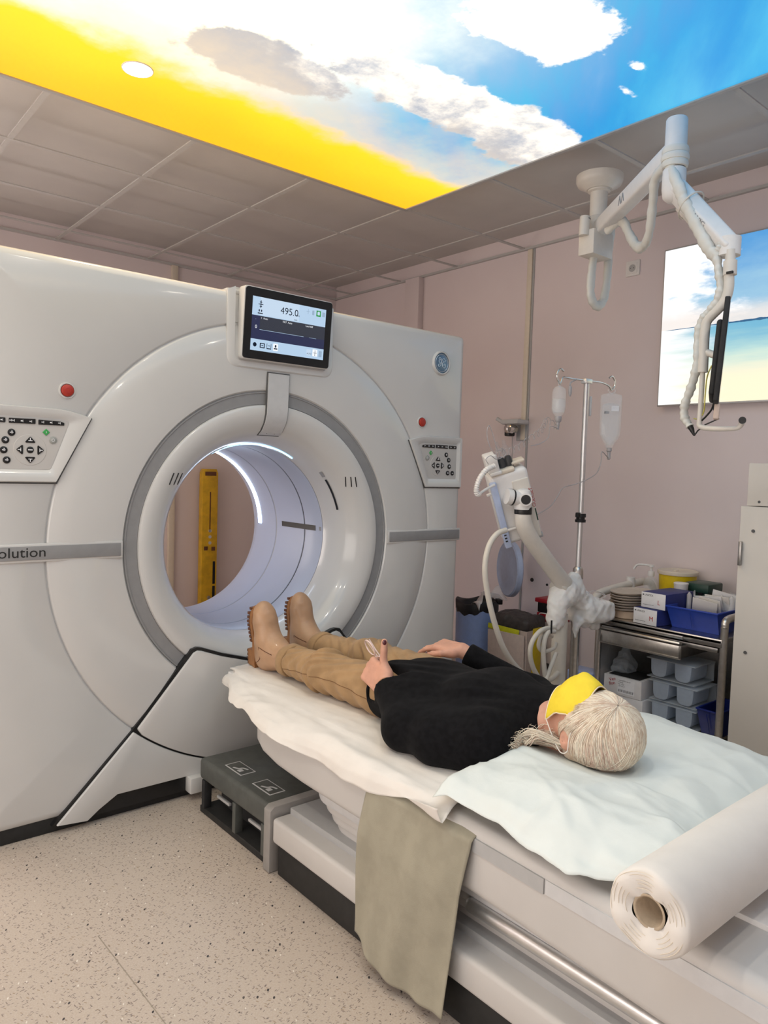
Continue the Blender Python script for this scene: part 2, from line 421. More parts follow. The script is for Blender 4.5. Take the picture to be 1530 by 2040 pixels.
mat('pearl', (.80, .76, .70), .2, coat=.5, grain=.02)
mat('cloth_olive', (.32, .295, .225), .9, sheen=.1, grain=.05, gscale=20, bump=.25, bscale=300, bdist=.0015)
mat('step_grey', (.085, .09, .083), .55, grain=.08, gscale=30, bump=.05, bscale=300)
mat('step_edge', (.30, .285, .27), .45, grain=.03)
mat('logo_blue', (.13, .22, .32), .25, metal=.3, grain=.05)
mat('logo_silver', (.62, .68, .74), .25, metal=.6, grain=.03)
mat('monitor_glass', (.07, .08, .09), .15, coat=.3, grain=.05)
mat('yellow_metal', (.66, .40, .02), .45, grain=.12, gscale=14)
mat('purple_film', (.40, .06, .62), .25, coat=.4, grain=.08)
mat('wire_yellow', (.55, .50, .10), .5, grain=.05)
mat('beige_tray', (.56, .48, .41), .8, grain=.04)
mat('led_white', (.9, .95, 1), .4, emit=9.0, ecol=(.62, .78, 1.0), grain=.01)
mat('led_blue', (.5, .8, 1), .4, emit=3.5, ecol=(.30, .68, 1.0), grain=.01)
mat('lamp_glow', (1, .97, .9), .4, emit=9, ecol=(1, .93, .80), grain=.01)
for nm, c, e in (('screen_light', (.46, .62, .80), .85), ('screen_pale', (.58, .72, .88), .8), ('screen_dark', (.035, .04, .055), .9), ('screen_navy', (.025, .03, .075), .9),
                 ('screen_ink', (.01, .02, .045), .5), ('screen_white', (.85, .88, .92), .9), ('screen_green', (.03, .28, .06), .9), ('screen_dim', (.33, .45, .60), .8)):
    mat(nm, tuple(k*.1 for k in c), .2, emit=e, ecol=c, grain=.01)
def hair_mat():
    m = mat('hair_blond', (.66, .50, .34), .42, spec=.4); t = NT(m); x, y, z = t.opos()
    n = t.noise(t.vec(x*1.0, y*1.0, z*1.0), 55, 5); n2 = t.noise(t.vec(x, y, z), 9, 3)
    t.base(t.mix(n2.step(.40, .68), t.mix(n.step(.3, .7), (.56, .42, .30), (.80, .70, .56)), (.66, .49, .40)))
    mat('hair_light', (.84, .76, .63), .4, spec=.4, grain=.08, gscale=40)
    mat('hair_root', (.56, .41, .30), .5, spec=.3, grain=.12, gscale=60)
hair_mat()
def wall_mat():
    m = mat('wall_paint', (.5, .45, .43), .6); t = NT(m); x, y, z = t.pos()
    n = t.noise(t.vec(x, y, z), 1.6, 4); f = t.noise(t.vec(x, y, z), 180, 3)
    t.base(t.mix(n.step(.3, .7), (.735, .645, .650), (.765, .68, .685))); t.bump(f, .06, .002)
    m = mat('tile_mineral', (.7, .7, .7), .9); t = NT(m); x, y, z = t.pos()
    f = t.noise(t.vec(x, y, z), 260, 3); g = t.noise(t.vec(x, y, z), 2, 3)
    t.base(t.mix(f.step(.3, .62), (.66, .645, .64), t.mix(g.step(.3, .7), (.86, .845, .84), (.89, .88, .875)))); t.bump(f, .2, .002)
    mat('tbar_white', (.50, .49, .48), .5, grain=.02)
wall_mat()
def floor_mat():
    m = mat('floor_vinyl', (.6, .5, .43), .36); t = NT(m); x, y, z = t.pos()
    col = t.mix(t.noise(t.vec(x, y, z), 2.2, 4).step(.3, .7), (.55, .495, .445), (.59, .53, .475))
    fine = t.noise(t.vec(x, y, z), 240, 2); col = t.mix(fine.step(.42, .62)*.5, (.50, .42, .35), col)
    k = 0
    for ang, sc, st, dens, c in ((.4, 95, 2.2, .62, (.20, .16, .14)), (1.7, 80, 2.3, .66, (.26, .21, .18)), (2.6, 105, 2.0, .60, (.30, .25, .22)), (.9, 60, 1.5, .90, (.05, .045, .045)), (1.2, 75, 1.8, .93, (.72, .67, .60)), (.1, 120, 2.2, .55, (.17, .14, .13)), (2.3, 130, 2.0, .55, (.22, .18, .16)), (2.1, 90, 2.0, .72, (.35, .27, .19))):
        k += 7.3; ca, sa = math.cos(ang), math.sin(ang)
        u = x*ca+y*sa+k; v = y*ca-x*sa+k; d, r1, r2 = t.voro(t.vec(u*(1/st), v*st*.8, k), sc)
        col = t.mix(d.lt(.20)*r1.gt(dens), col, c)
    seam = ((x-.735+(y*0.028)).abs()).lt(.0016)*y.lt(1.95); col = t.mix(seam*.75, col, (.26, .22, .17))
    t.base(col); rr = t.noise(t.vec(x, y, z), 6, 4); t.L.new((rr*.25+.25).s, t.N['Principled BSDF'].inputs['Roughness'])
floor_mat()
def sky_panel_mat():
    m = mat('sky_print', (.02, .02, .02), .35); t = NT(m); x, y, z = t.pos(); P = t.vec(x, y, z)
    n = t.noise(P, 3.2, 9, .6); nf = t.noise(t.vec(x+5, y, z), 7.0, 9, .62); big = t.noise(t.vec(x+2, y+3, z), .9, 3)
    # streaked blue, deeper away from the sun
    streak = t.noise(t.vec((x*.8+y*.6)*.7, (y*.8-x*.6)*3.0, z), 1.6, 5)
    blue = t.mix(streak.step(.32, .68), (.0, .31, .74), (.06, .50, .82))
    dx, dy = x-.75, y-2.0; ds = (dx*dx*.55+dy*dy).sqrt()
    glow = (ds+(n-.5)*.5).step(.95, .25); pale = (ds+(streak-.5)*.9).step(1.35, .45)
    col = t.mix(pale*.85, blue, (.62, .80, .90)); col = t.mix(glow, col, (1.9, 1.7, 1.25))
    def blob(cx, cy, rx, ry, a=0):
        c, s = math.cos(a), math.sin(a); u = ((x-cx)*c+(y-cy)*s)/rx; v = ((y-cy)*c-(x-cx)*s)/ry
        return 1-(u*u+v*v).sqrt()
    dens = blob(1.93, 1.56, .34, .19, -.35).max(blob(2.0, 2.12, .62, .20, -.06)).max(blob(1.42, 2.36, .36, .17, -.1)).max(blob(2.5, 2.12, .42, .22, .1)).max(blob(2.33, 1.48, .12, .05)*.45-.1).max(blob(2.45, 1.60, .16, .05)*.45-.1).max(blob(.2, .6, .8, .35, .3)).max(blob(1.5, .1, .6, .3, -.3)).max(blob(-.5, 1.8, .7, .4))
    puff = dens.max(-.9)+(n-.5)*1.2+(nf-.5)*.8; cm = puff.step(.08, .24)
    shade = (n*.5+nf*.5+(y-1.9)*.45).step(.47, .72)
    ccol = t.mix(shade, (1.5, 1.36, 1.15), (.42, .48, .58)); col = t.mix(cm, col, ccol)
    # warm light under the clouds, then the yellow field along the far edge
    warm = (y+(n-.5)*.7).step(2.05, 2.65); col = t.mix(warm*.55, col, (1.25, .92, .52))
    yb = y+(n-.5)*.34+(nf-.5)*.10-(x-1.2)*.04; ym = yb.step(2.54, 2.70)
    ycol = t.mix((y+(big-.5)*.5).step(2.55, 3.1), (1.5, .84, .012), (1.4, .60, .003)); col = t.mix(ym, col, ycol)
    b = t.N['Principled BSDF']; t.L.new(col, b.inputs['Emission Color']); b.inputs['Emission Strength'].default_value = PANEL_STRENGTH
sky_panel_mat()
def sea_mat():
    m = mat('sea_print', (.02, .02, .02), .3); t = NT(m); x, y, z = t.pos()
    n = t.noise(t.vec(y*1.2, z*3.2, 3), 3.2, 7, .6); st = t.noise(t.vec(y*1.0, z*9, 1), 3, 5)
    sky = t.mix((z+(n-.5)*.35).step(2.12, 2.5), (.42, .74, .98), (.10, .42, .90))
    sky = t.mix(((n-.5)*2.0+(y-1.72)*1.7).step(.05, .45), sky, (1.3, 1.33, 1.36))
    sky = t.mix((z+(n-.5)*.10).step(2.19, 2.10)*.8, sky, (1.15, 1.05, .98))
    sea = t.mix((z+(st-.5)*.16).step(2.06, 1.86), (.20, .60, .86), (.70, 1.0, .92)); sea = t.mix((z+(st-.5)*.08).step(1.95, 1.76), sea, (1.35, 1.20, .86))
    sea = t.mix((y+(st-.5)*.5).step(1.75, 2.08), sea, (1.25, 1.28, 1.26))
    col = t.mix(z.gt(2.062), sea, sky)
    hill = t.noise(t.vec(y*1.0, 0, 0), 9, 4); hz = (z-2.060).abs(); hl = hz.lt((hill-.34).max(.0)*(1.95-y).max(.03)*.085+.0012)
    col = t.mix(hl*(2.10-y).step(0, .06), col, (.02, .15, .33))
    b = t.N['Principled BSDF']; t.L.new(col, b.inputs['Emission Color']); b.inputs['Emission Strength'].default_value = .70
sea_mat()
# ================================================================== ROOM SHELL
def struct(o): o['kind'] = 'structure'; return o
def sbox(name, lo, hi, m, parent=None, bev=0):
    lo, hi = Vector(lo), Vector(hi); o = box(name, (lo+hi)/2, hi-lo, m, parent, bev)
    return o if parent else struct(o)
sbox('floor', (XL-.1, YF-.1, -.1), (XR+.1, YB+.1, 0), 'floor_vinyl')
wr = sbox('wall_right', (XR, YF-.1, 0), (XR+.1, YB+.1, 2.86), 'wall_paint')
wb = sbox('wall_back', (XL-.1, YB, 0), (XR, YB+.1, 2.86), 'wall_paint')
sbox('wall_left', (XL-.1, YF-.1, 0), (XL, YB, 2.86), 'wall_paint'); sbox('wall_front', (XL, YF-.1, 0), (XR, YF, 2.86), 'wall_paint')
# ceiling: slab, T-bar grid and single tiles round the luminous panel
TX, TY, PX0, PX1, PY0, PY1 = .612, .592, 2.70-6*.612, 2.70, 3.10-6*.592, 3.10
ceil = sbox('ceiling', (XL-.1, YF-.1, 2.80), (XR+.1, YB+.1, 2.86), 'white_matte')
xs = [PX1+TX*k for k in range(-8, 2)]; xs = [XL]+[v for v in xs if XL+.05 < v < XR-.05]+[XR]
ys = [PY1+TY*k for k in range(-10, 4)]; ys = [YF]+[v for v in ys if YF+.05 < v < YB-.05]+[YB]
tcache = {}
for i in range(len(xs)-1):
    for j in range(len(ys)-1):
        a, b, c, d = xs[i], xs[i+1], ys[j], ys[j+1]
        if a > PX0-.01 and b < PX1+.01 and c > PY0-.01 and d < PY1+.01: continue
        s = (round(b-a-.014, 3), round(d-c-.014, 3))
        if s not in tcache:
            o = box('ceiling_tile', (0, 0, 0), (s[0], s[1], .016), 'tile_mineral', ceil, .003, 1); tcache[s] = o
        else: o = tcache[s].copy(); COL.objects.link(o)
        o.parent = ceil; o.location = Vector(((a+b)/2, (c+d)/2, 2.713+random.uniform(-.001, .001)))
def inside(x0, x1, y0, y1): return x0 > PX0-.02 and x1 < PX1+.02 and y0 > PY0-.02 and y1 < PY1+.02
def tb(lo, hi):
    lo, hi = Vector(lo), Vector(hi); o = box('ceiling_grid_bar', (lo+hi)/2,hi-lo, 'tbar_white', ceil, 0)
for v in xs[1:-1]:
    if v > PX0+.02 and v < PX1-.02:
        tb((v-.012, PY1+.012, 2.700), (v+.012, YB, 2.706)); tb((v-.012, YF, 2.700), (v+.012, PY0-.012, 2.706))
    else: tb((v-.012, YF, 2.700), (v+.012, YB, 2.706))
for v in ys[1:-1]:
    if v > PY0+.02 and v < PY1-.02:
        tb((PX1+.012, v-.012, 2.6995), (XR, v+.012, 2.7055)); tb((XL, v-.012, 2.6995), (PX0-.012, v+.012, 2.7055))
    else: tb((XL, v-.012, 2.6995), (XR, v+.012, 2.7055))
for lo, hi in (((XR-.022, YF, 2.692), (XR, YB, 2.706)), ((XL, YB-.022, 2.692), (XR, YB, 2.706))): tb(lo, hi)
pn = thing('luminous_ceiling_panel', 'large backlit ceiling panel printed with blue sky, clouds and a yellow sunset', 'light panel', ((PX0+PX1)/2, (PY0+PY1)/2, 2.70))
def pbox(name, lo, hi, m, p, bev=.002): lo, hi = Vector(lo), Vector(hi); return box(name, (lo+hi)/2, hi-lo, m, p, bev)
pbox('printed_film', (PX0+.01, PY0+.01, 2.698), (PX1-.01, PY1-.01, 2.702), 'sky_print', pn, 0)
for lo, hi in (((PX0-.012, PY1-.012, 2.692), (PX1+.012, PY1+.010, 2.712)), ((PX0-.012, PY0-.010, 2.692), (PX1+.012, PY0+.012, 2.712)), ((PX1-.012, PY0+.012, 2.692), (PX1+.010, PY1-.012, 2.712)), ((PX0-.010, PY0+.012, 2.692), (PX0+.012, PY1-.012, 2.712))):
    pbox('edge_profile', lo, hi, 'mid_grey', pn)
WORLD[0] = False
for i, (x, y) in enumerate(((1.058, 2.711), (-.35, 1.95), (1.058, 1.20), (-.35, 1.20), (2.25, .45), (.95, .10), (-.35, .10))):
    d = thing('downlight', 'round recessed downlight glowing white in the yellow part of the sky panel' if i < 1 else 'round recessed downlight in the blue part of the sky panel', 'downlight', (x, y, 2.698), group='downlights in the sky panel')
    lathe('trim_ring', [(.052, 0), (.052, -.003), (.0545, -.003), (.056, 0)], 'white_plastic', d, 32, close=False)
    lathe('lens', [(0, -.003), (.050, -.003), (.0525, 0)], 'lamp_glow', d, 32)
    ld = bpy.data.lights.new('lamp', 'AREA'); ld.shape = 'DISK'; ld.size = .09; ld.energy = DOWNLIGHT_W; ld.color = DOWNLIGHT_COL; ld.spread = math.radians(150)
    lo = bpy.data.objects.new('lamp', ld); COL.objects.link(lo); lo.parent = d; lo.location = (0, 0, -.008)
WORLD[0] = True
# wall trims
def trim(n, lo, hi, m='wall_paint', bev=.003): return sbox('trim_%d' % n, lo, hi, m, None, bev)
trim(1, (XR-.014, 3.035, 1.50), (XR, 3.072, 2.692), 'cream_plastic'); trim(2, (XR-.006, 3.020, 0), (XR, 3.034, 2.692), 'mid_grey', .001)
trim(3, (XR-.05, 4.04, 0), (XR, 4.19, 2.692)); trim(4, (2.255, YB-.03, 0), (2.30, YB, 2.692), 'cream_plastic')
struct(box('baseboard_right', (XR-.006, (YF+YB)/2, .05), (.012, YB-YF, .10), 'mid_grey', None, .002))
struct(box('baseboard_back', ((XL+XR)/2, YB-.006, .05), (XR-XL-.03, .012, .10), 'mid_grey', None, .002))
# unseen glowing panel added on the left wall to brighten walls and ceiling
mat('fill_glow', (.8, .8, .78), .2, emit=2.2, ecol=(1, .92, .86), grain=.01)
w1 = sbox('fill_panel_1', (XL, -1.5, .35), (XL+.03, 3.3, 1.95), 'aluminium', None, .004); sbox('fill_panel_face', (XL+.028, -1.45, .40), (XL+.034, 3.25, 1.90), 'fill_glow', w1)
mat('fill_glow_back', (.8, .8, .78), .2, emit=4.2, ecol=(1, .90, .84), grain=.01)
w2 = sbox('fill_panel_2', (-1.85, YB-.03, .35), (.40, YB, 2.05), 'aluminium', None, .004); sbox('fill_panel_face', (-1.80, YB-.034, .40), (.35, YB-.028, 2.00), 'fill_glow_back', w2)  # second unseen glowing panel, added behind the gantry to brighten the rear ceiling
# backlit seascape on the right wall
lb = thing('backlit_seascape', 'large backlit picture of sea, horizon and blue sky on the side wall', 'picture', (XR, 1.50, 1.664))
pbox('case', (XR-.052, .88, 1.664), (XR-.022, 2.116, 2.486), 'aluminium', lb)
for yy in (1.05, 1.95): pbox('wall_mount', (XR-.022, yy-.04, 1.95), (XR, yy+.04, 2.20), 'mid_grey', lb)
pbox('printed_film', (XR-.0555, .89, 1.672), (XR-.0525, 2.108, 2.478), 'sea_print', lb, 0)
# socket
so = on(1262, 535, X=XR); sk = thing('wall_socket', 'white round-pin power socket on the side wall under the ceiling', 'socket', so)
WORLD[0] = False
box('plate', (-.005, 0, 0), (.010, .084, .084), 'white_plastic', sk, .003); box('insert', (-.011, 0, 0), (.004, .058, .058), 'white_plastic', sk, .002)
lathe('recess', [(.020, -.0135), (.019, -.0132), (.018, -.0105)], 'mid_grey', sk, 24, 'X'); lathe('rim', [(.0195, -.0130), (.0215, -.0150), (.0225, -.0130)], 'white_plastic', sk, 24, 'X', close=False)
for s in (-1, 1): lathe('pin_hole', [(.0025, -.014), (.0025, -.0137)], 'black_plastic', sk, 10, 'X', (0, s*.0095, 0))
WORLD[0] = True
# ================================================================== CT GANTRY
GX, GZ, GY = 1.598, .972, 2.60            # isocentre and front face
gt = thing('ct_scanner_gantry', 'big white ring-shaped CT scanner gantry with grey ring and blue-lit bore', 'ct scanner', (GX, 3.1, 0))
def outline(ins, n=24):
    x0, x1, z0, z1, r = .506+ins, 2.690-ins, .045+ins, 1.955-ins, max(.026-ins, .004)
    return x0, x1, z0, z1, r
def hit(a, ins):
    """distance from isocentre to the rounded outline along angle a"""
    x0, x1, z0, z1, r = outline(ins); c, s = math.cos(a), math.sin(a); ts = []
    tx = ((x1 if c > 0 else x0)-GX)/c if abs(c) > 1e-9 else 1e9; tz = ((z1 if s > 0 else z0)-GZ)/s if abs(s) > 1e-9 else 1e9
    t = min(tx, tz); px, pz = GX+c*t, GZ+s*t; cx = min(max(px, x0+r), x1-r); cz = min(max(pz, z0+r), z1-r)
    if abs(px-cx) > 1e-6 and abs(pz-cz) > 1e-6:
        ox, oz = GX-cx, GZ-cz; b = ox*c+oz*s; q = b*b-(ox*ox+oz*oz-r*r)
        if q > 0: t = -b+math.sqrt(q)
    return t
x0, x1, z0, z1, r_ = outline(0)
AN = sorted(set([2*PI*i/160 for i in range(160)]+[(math.atan2(z-GZ, x-GX)+da) % (2*PI) for x in (x0, x1) for z in (z0, z1) for da in (-.03, -.02, -.012, -.006, 0, .006, .012, .02, .03)]))
rings = [(lambda a: .877, 2.609), (lambda a: .879, 2.604), (lambda a: .885, 2.600), (lambda a: hit(a, .03), 2.600), (lambda a: hit(a, .012), 2.604), (lambda a: hit(a, .003), 2.614), (lambda a: hit(a, 0), 2.63), (lambda a: hit(a, 0), 3.45), (lambda a: hit(a, .03), 3.50), (lambda a: .47, 3.50)]
v, f = [], []; K = len(AN)
for fn, y in rings:
    for a in AN: t = fn(a); v.append((GX+t*math.cos(a), y, GZ+t*math.sin(a)))
for j in range(len(rings)-1):
    for i in range(K): b = (i+1) % K; f.append((j*K+i, j*K+b, (j+1)*K+b, (j+1)*K+i))
link('outer_shell', fix(pyd(v, f)), 'white_shell', gt, math.radians(38))
C0 = (GX, 0, GZ)
lathe('front_cover', [(.8745, 2.609), (.872, 2.604), (.866, 2.601), (.80, 2.594), (.72, 2.594), (.64, 2.600), (.618, 2.604), (.611, 2.614)], 'white_shell', gt, 128, 'Y', C0, close=False)
lathe('seam_ring', [(.880, 2.6085), (.870, 2.6085)], 'light_grey', gt, 128, 'Y', C0, close=False)
lathe('accent_ring', [(.613, 2.618), (.609, 2.608), (.6045, 2.608), (.603, 2.611), (.561, 2.613), (.557, 2.618)], 'grey_band', gt, 128, 'Y', C0, close=False)
lathe('bore_funnel', [(.560, 2.620), (.556, 2.606), (.549, 2.602), (.52, 2.604), (.485, 2.616), (.455, 2.640), (.43, 2.678), (.412, 2.725), (.403, 2.775), (.400, 2.806)], 'white_shell', gt, 128, 'Y', C0, close=False)
bore = lathe('bore_tube', [(.400, 2.808), (.3985, 2.810), (.3985, 2.950), (.402, 2.951), (.402, 2.960), (.3985, 2.961), (.3985, 3.205), (.4005, 3.207), (.4005, 3.214), (.3985, 3.216), (.3985, 3.40), (.41, 3.45), (.44, 3.49), (.48, 3.502)], 'bore_led_tint', gt, 128, 'Y', C0, close=False)
lathe('scan_window_line', [(.4012, 2.9512), (.4012, 2.9598)], 'black_plastic', bore, 128, 'Y', C0, close=False)
lathe('joint_line', [(.4002, 3.2068), (.4002, 3.2142)], 'mid_grey', bore, 128, 'Y', C0, close=False)
D = math.radians
lathe('light_strip', [(.3978, 3.355), (.3965, 3.3575), (.3965, 3.3865), (.3978, 3.389)], 'led_white', bore, 60, 'Y', C0, a0=D(2), a1=D(118), close=False)
lathe('light_strip', [(.4015, 2.772), (.400, 2.774), (.3995, 2.780), (.4005, 2.783)], 'led_blue', bore, 40, 'Y', C0, a0=D(60), a1=D(122), close=False)
lathe('laser_window', [(.3972, 2.862), (.3972, 3.157)], 'black_plastic', bore, 6, 'Y', C0, a0=D(2.0), a1=D(5.6), close=False)
lathe('bore_label', [(.3978, 2.816), (.3978, 2.834)], 'print_grey', bore, 3, 'Y', C0, a0=D(2.4), a1=D(5.0), close=False)
fn = [c for c in gt.children if c.name.startswith('bore_funnel')][0]
lathe('camera_slit', [(.4205, 2.694), (.4170, 2.704)], 'black_plastic', fn, 16, 'Y', C0, a0=D(17), a1=D(38), close=False)
lathe('camera_mark', [(.4215, 2.692), (.4160, 2.708)], 'print_grey', fn, 5, 'Y', C0, a0=D(40), a1=D(44), close=False)
# speaker slits either side of the bore
for sx in (-1, 1):
    cx, cz = GX+sx*.412, GZ+.252
    for k in (-1, 0, 1):
        a = Vector((cx+k*.021+.008, 0, cz+.022)); b = Vector((cx+k*.021-.008, 0, cz-.022))
        if sx > 0: a.x, b.x = cx+k*.021-.006, cx+k*.021+.006
        pts = []
        for t in (0, .5, 1):
            p = a.lerp(b, t); r = math.hypot(p.x-GX, p.z-GZ); y = np.interp(r, [.43, .455, .485, .52], [2.678, 2.640, 2.616, 2.604]); pts.append((p.x, y-.0006, p.z))
        tube('speaker_slit', pts, .0026, 'black_plastic', fn, 6, raw=True)
# lower front cover in two pieces split by the big circle
def arc(r, a0, a1, n): return [(GX+r*math.cos(D(a0+(a1-a0)*i/n)), GZ+r*math.sin(D(a0+(a1-a0)*i/n))) for i in range(n+1)]
def mir(p): return [(2*GX-x, z) for x, z in reversed(p)]
Lu = [(1.036, .311), (1.24, .548)]; top = [(1.252, .562), (1.268, .569), (1.285, .566), (1.375, .532), (1.49, .498)]
up = Lu+top; lower_arc = arc(.8765, 180+49.6, 360-49.6, 40)
upper = up+mir(up)+list(reversed(lower_arc))[1:-1]
prism('table_side_cover', upper, 2.578, 2.612, 'white_shell', gt, 'Y', .006)
Ll = [(.757, .030), (1.030, .304)]; arc2 = arc(.8825, 180+49.3, 360-49.3, 40)
bot = [(1.288, .028), (1.288, .083), (1.232, .083), (1.232, .028)]
low = [(.757, .030)]+arc2+[(2*GX-.757, .030)]+[(2*GX-.86, .020), (2*GX-.90, .050), (2*GX-.964, .088), (1.964, .088), (1.964, .030), (1.908, .030), (1.908, .07), (1.288, .07), (1.288, .030), (1.232, .030), (1.232, .088), (.964, .088), (.90, .050), (.86, .020)]
prism('lower_front_cover', low, 2.578, 2.612, 'white_shell', gt, 'Y', .004)
box('cover_foot', (1.26, 2.570, .058), (.060, .05, .062), 'white_shell', gt, .006)
back = [(.743, .030), (1.018, .306), (1.228, .553), (1.246, .576), (1.268, .581), (1.289, .577), (1.378, .543), (1.49, .510)]
prism('cover_gap', [(GX*2-x, z) for x, z in reversed(back)][::-1][::-1]+back if False else back+mir(back), 2.5895, 2.611, 'black_plastic', gt)
# plinth
box('plinth', (GX, 3.04, .030), (2.12, .86, .06), 'black_rubber', gt, .003)
# monitor surround, monitor and its screen
sur = fillet([(1.372, 1.958), (1.372, 1.664), (1.872, 1.664), (1.872, 1.958)], [0, .05, .05, 0], 8); sin_ = fillet([(1.404, 1.970), (1.404, 1.690), (1.842, 1.690), (1.842, 1.970)], [0, .03, .03, 0], 8)
v, f = [], []; n = len(sur)
for pts, y in ((sur, 2.600), (sur, 2.594), ([(GX+.024+(p[0]-GX-.024)*.975, p[1]+.005 if p[1] < 1.8 else p[1]) for p in sur], 2.589), (sin_, 2.589), (sin_, 2.604)): v += [(p[0], y, p[1]) for p in pts]
for j in range(4):
    for i in range(n-1): f.append((j*n+i, j*n+i+1, (j+1)*n+i+1, (j+1)*n+i))
f.append(tuple(range(4*n, 5*n)))
link('monitor_surround', fix(pyd(v, f)), 'white_shell', gt, math.radians(40))
box('surround_top', (1.622, 2.66, 1.952), (.50, .12, .020), 'white_shell', gt, .006)
MO = frame((1.628, 2.563, 1.834), (1, 0, 0), (0, -.075, 1))
def onM(o, M): o.data.transform(M); return o
def plate(name, u0, u1, v0, v1, z0, z1, m, parent, M, r=.0, bev=0, n=5):
    """thin plate in a local frame (u right, v up, z out)"""
    pts = rrect(u0, u1, v0, v1, r, n) if r else [(u1, v1), (u0, v1), (u0, v0), (u1, v0)]
    a, b = gprism(pts, z0, z1, 'Z'); me = fix(pyd(a, b, name)); me.transform(M)
    if bev:
        bm = bmesh.new(); bm.from_mesh(me); e = [e for e in bm.edges if e.calc_face_angle(0) > .9]
        bmesh.ops.bevel(bm, geom=e, offset=bev, segments=2, affect='EDGES', profile=.5, clamp_overlap=True); bm.to_mesh(me); bm.free()
    return link(name, me, m, parent, math.radians(35))
mb = plate('monitor', -.207, .207, -.139, .139, -.040, .004, 'white_shell', gt, MO, .014, .003)
plate('bezel', -.203, .203, -.135, .135, .0042, .0085, 'black_plastic', mb, MO, .012)
UW, VH = .345, .205
def sc(name, u0, u1, v0, v1, m, lay=0, r=0):
    """screen element; u,v in 0..1 from the top left"""
    z = .0086+.0002*lay; return plate(name, (u0-.5)*UW, (u1-.5)*UW, (.5-v1)*VH, (.5-v0)*VH, z, z+.00015, m, mb, MO, r)
sc('screen_header', 0, 1, 0, .345, 'screen_light'); sc('screen_header_pale', .10, .62, 0, .33, 'screen_pale', 1)
sc('screen_graph', 0, 1, .345, .785, 'screen_dark'); sc('screen_side', 0, .105, .345, .785, 'screen_navy', 1); sc('screen_graph_low', .105, 1, .60, .785, 'screen_navy', 1)
sc('screen_footer', 0, 1, .785, 1, 'screen_light'); sc('graph_line', .105, .70, .598, .604, 'screen_light', 2); sc('graph_line', .78, .88, .598, .604, 'screen_dim', 2)
def stext(s, u, v, size, m, lay=3):
    M = MO @ Matrix.Translation(((u-.5)*UW, (.5-v)*VH, .0086+.0002*lay)); text('screen_text', s, size, M, m, mb, .00005)
stext('495.0', .365, .235, .038, 'screen_ink'); stext('mm', .575, .235, .012, 'screen_ink'); stext('mm', .555, .32, .010, 'screen_ink')
stext('1  Auto', .115, .40, .010, 'screen_white'); stext('TILT  Auto', .40, .40, .010, 'screen_white'); stext('Land Off', .72, .40, .010, 'screen_white'); stext('0', .045, .585, .018, 'screen_white'); stext('-', .045, .43, .012, 'screen_dim')
sc('icon', .075, .135, .125, .14, 'screen_ink', 3); sc('icon', .10, .110, .06, .20, 'screen_ink', 3); sc('icon', .09, .12, .085, .10, 'screen_ink', 3); sc('icon', .09, .12, .165, .18, 'screen_ink', 3)
sc('icon', .07, .135, .29, .31, 'screen_ink', 3); sc('icon', .08, .095, .23, .27, 'screen_ink', 3); sc('icon', .11, .125, .23, .27, 'screen_ink', 3)
sc('icon', .86, .925, .045, .16, 'screen_green', 3); sc('icon', .875, .91, .065, .135, 'screen_pale', 4, .004); sc('icon', .72, .765, .095, .105, 'screen_dim', 3); sc('icon', .74, .746, .05, .15, 'screen_dim', 3); sc('icon', .80, .83, .06, .15, 'screen_dim', 3, .003); sc('icon', .945, .985, .06, .15, 'screen_dim', 3)
ic = Vector(((.055-.5)*UW, (.5-.89)*VH, .0092)); lathe('icon_gear', [(.0085, 0), (.0085, .0001), (.0035, .0001), (.0035, 0)], 'screen_ink', mb, 10, 'Z').data.transform(MO @ Matrix.Translation(ic))
sc('icon', .12, .185, .845, .94, 'screen_ink', 3, .002); sc('icon', .132, .173, .862, .923, 'screen_light', 4); sc('icon', .14, .165, .885, .90, 'screen_ink', 5)
sc('icon', .21, .27, .925, .945, 'screen_ink', 3); sc('icon', .21, .216, .84, .92, 'screen_ink', 3); sc('icon', .264, .27, .84, .92, 'screen_ink', 3); sc('icon', .225, .255, .875, .885, 'screen_ink', 3)
sc('icon_tile', .295, .36, .82, .96, 'screen_white', 3, .003); sc('icon', .317, .338, .845, .895, 'screen_ink', 4, .0025); sc('icon', .305, .352, .905, .93, 'screen_ink', 4, .001)
sc('icon', .755, .815, .83, .95, 'screen_pale', 3, .002); stext('AUTO', .76, .925, .008, 'screen_ink', 4); sc('icon_tile', .84, .91, .815, .95, 'screen_white', 3, .002); sc('icon', .872, .878, .83, .94, 'screen_ink', 4); sc('icon', .85, .90, .88, .888, 'screen_ink', 4); sc('icon', .93, .975, .83, .95, 'screen_dim', 3, .002)
# laser flap running from the dish into the funnel
def strip(name, prof, cx, w0, off, th, m):
    v, f = [], []
    for i, (r, y) in enumerate(prof):
        for dx, dy in ((-w0, -off), (w0, -off), (w0, -off+th), (-w0, -off+th)): v.append((cx+dx, y+dy, GZ+r))
    n = len(prof)
    for i in range(n-1):
        for k in range(4): f.append((i*4+k, i*4+(k+1) % 4, (i+1)*4+(k+1) % 4, (i+1)*4+k))
    f += [(3, 2, 1, 0), tuple(range(4*n-4, 4*n))]; return link(name, fix(pyd(v, f)), m, gt, math.radians(40))
pf = [(.682, 2.597), (.63, 2.600), (.59, 2.601), (.55, 2.602), (.52, 2.604), (.485, 2.616), (.455, 2.640), (.437, 2.666)]
strip('flap_gap', [(.687, 2.597)]+pf[1:-1]+[(.4345, 2.671)], 1.606, .0525, .006, .006, 'seam_dark'); fl = strip('laser_flap', pf, 1.606, .0480, .011, .012, 'light_grey')
for s in (-1, 1): lathe('screw', [(.0028, -.001), (.0028, 0)], 'black_plastic', fl, 10, 'Y', (1.606+s*.018, 2.646, GZ+.445))
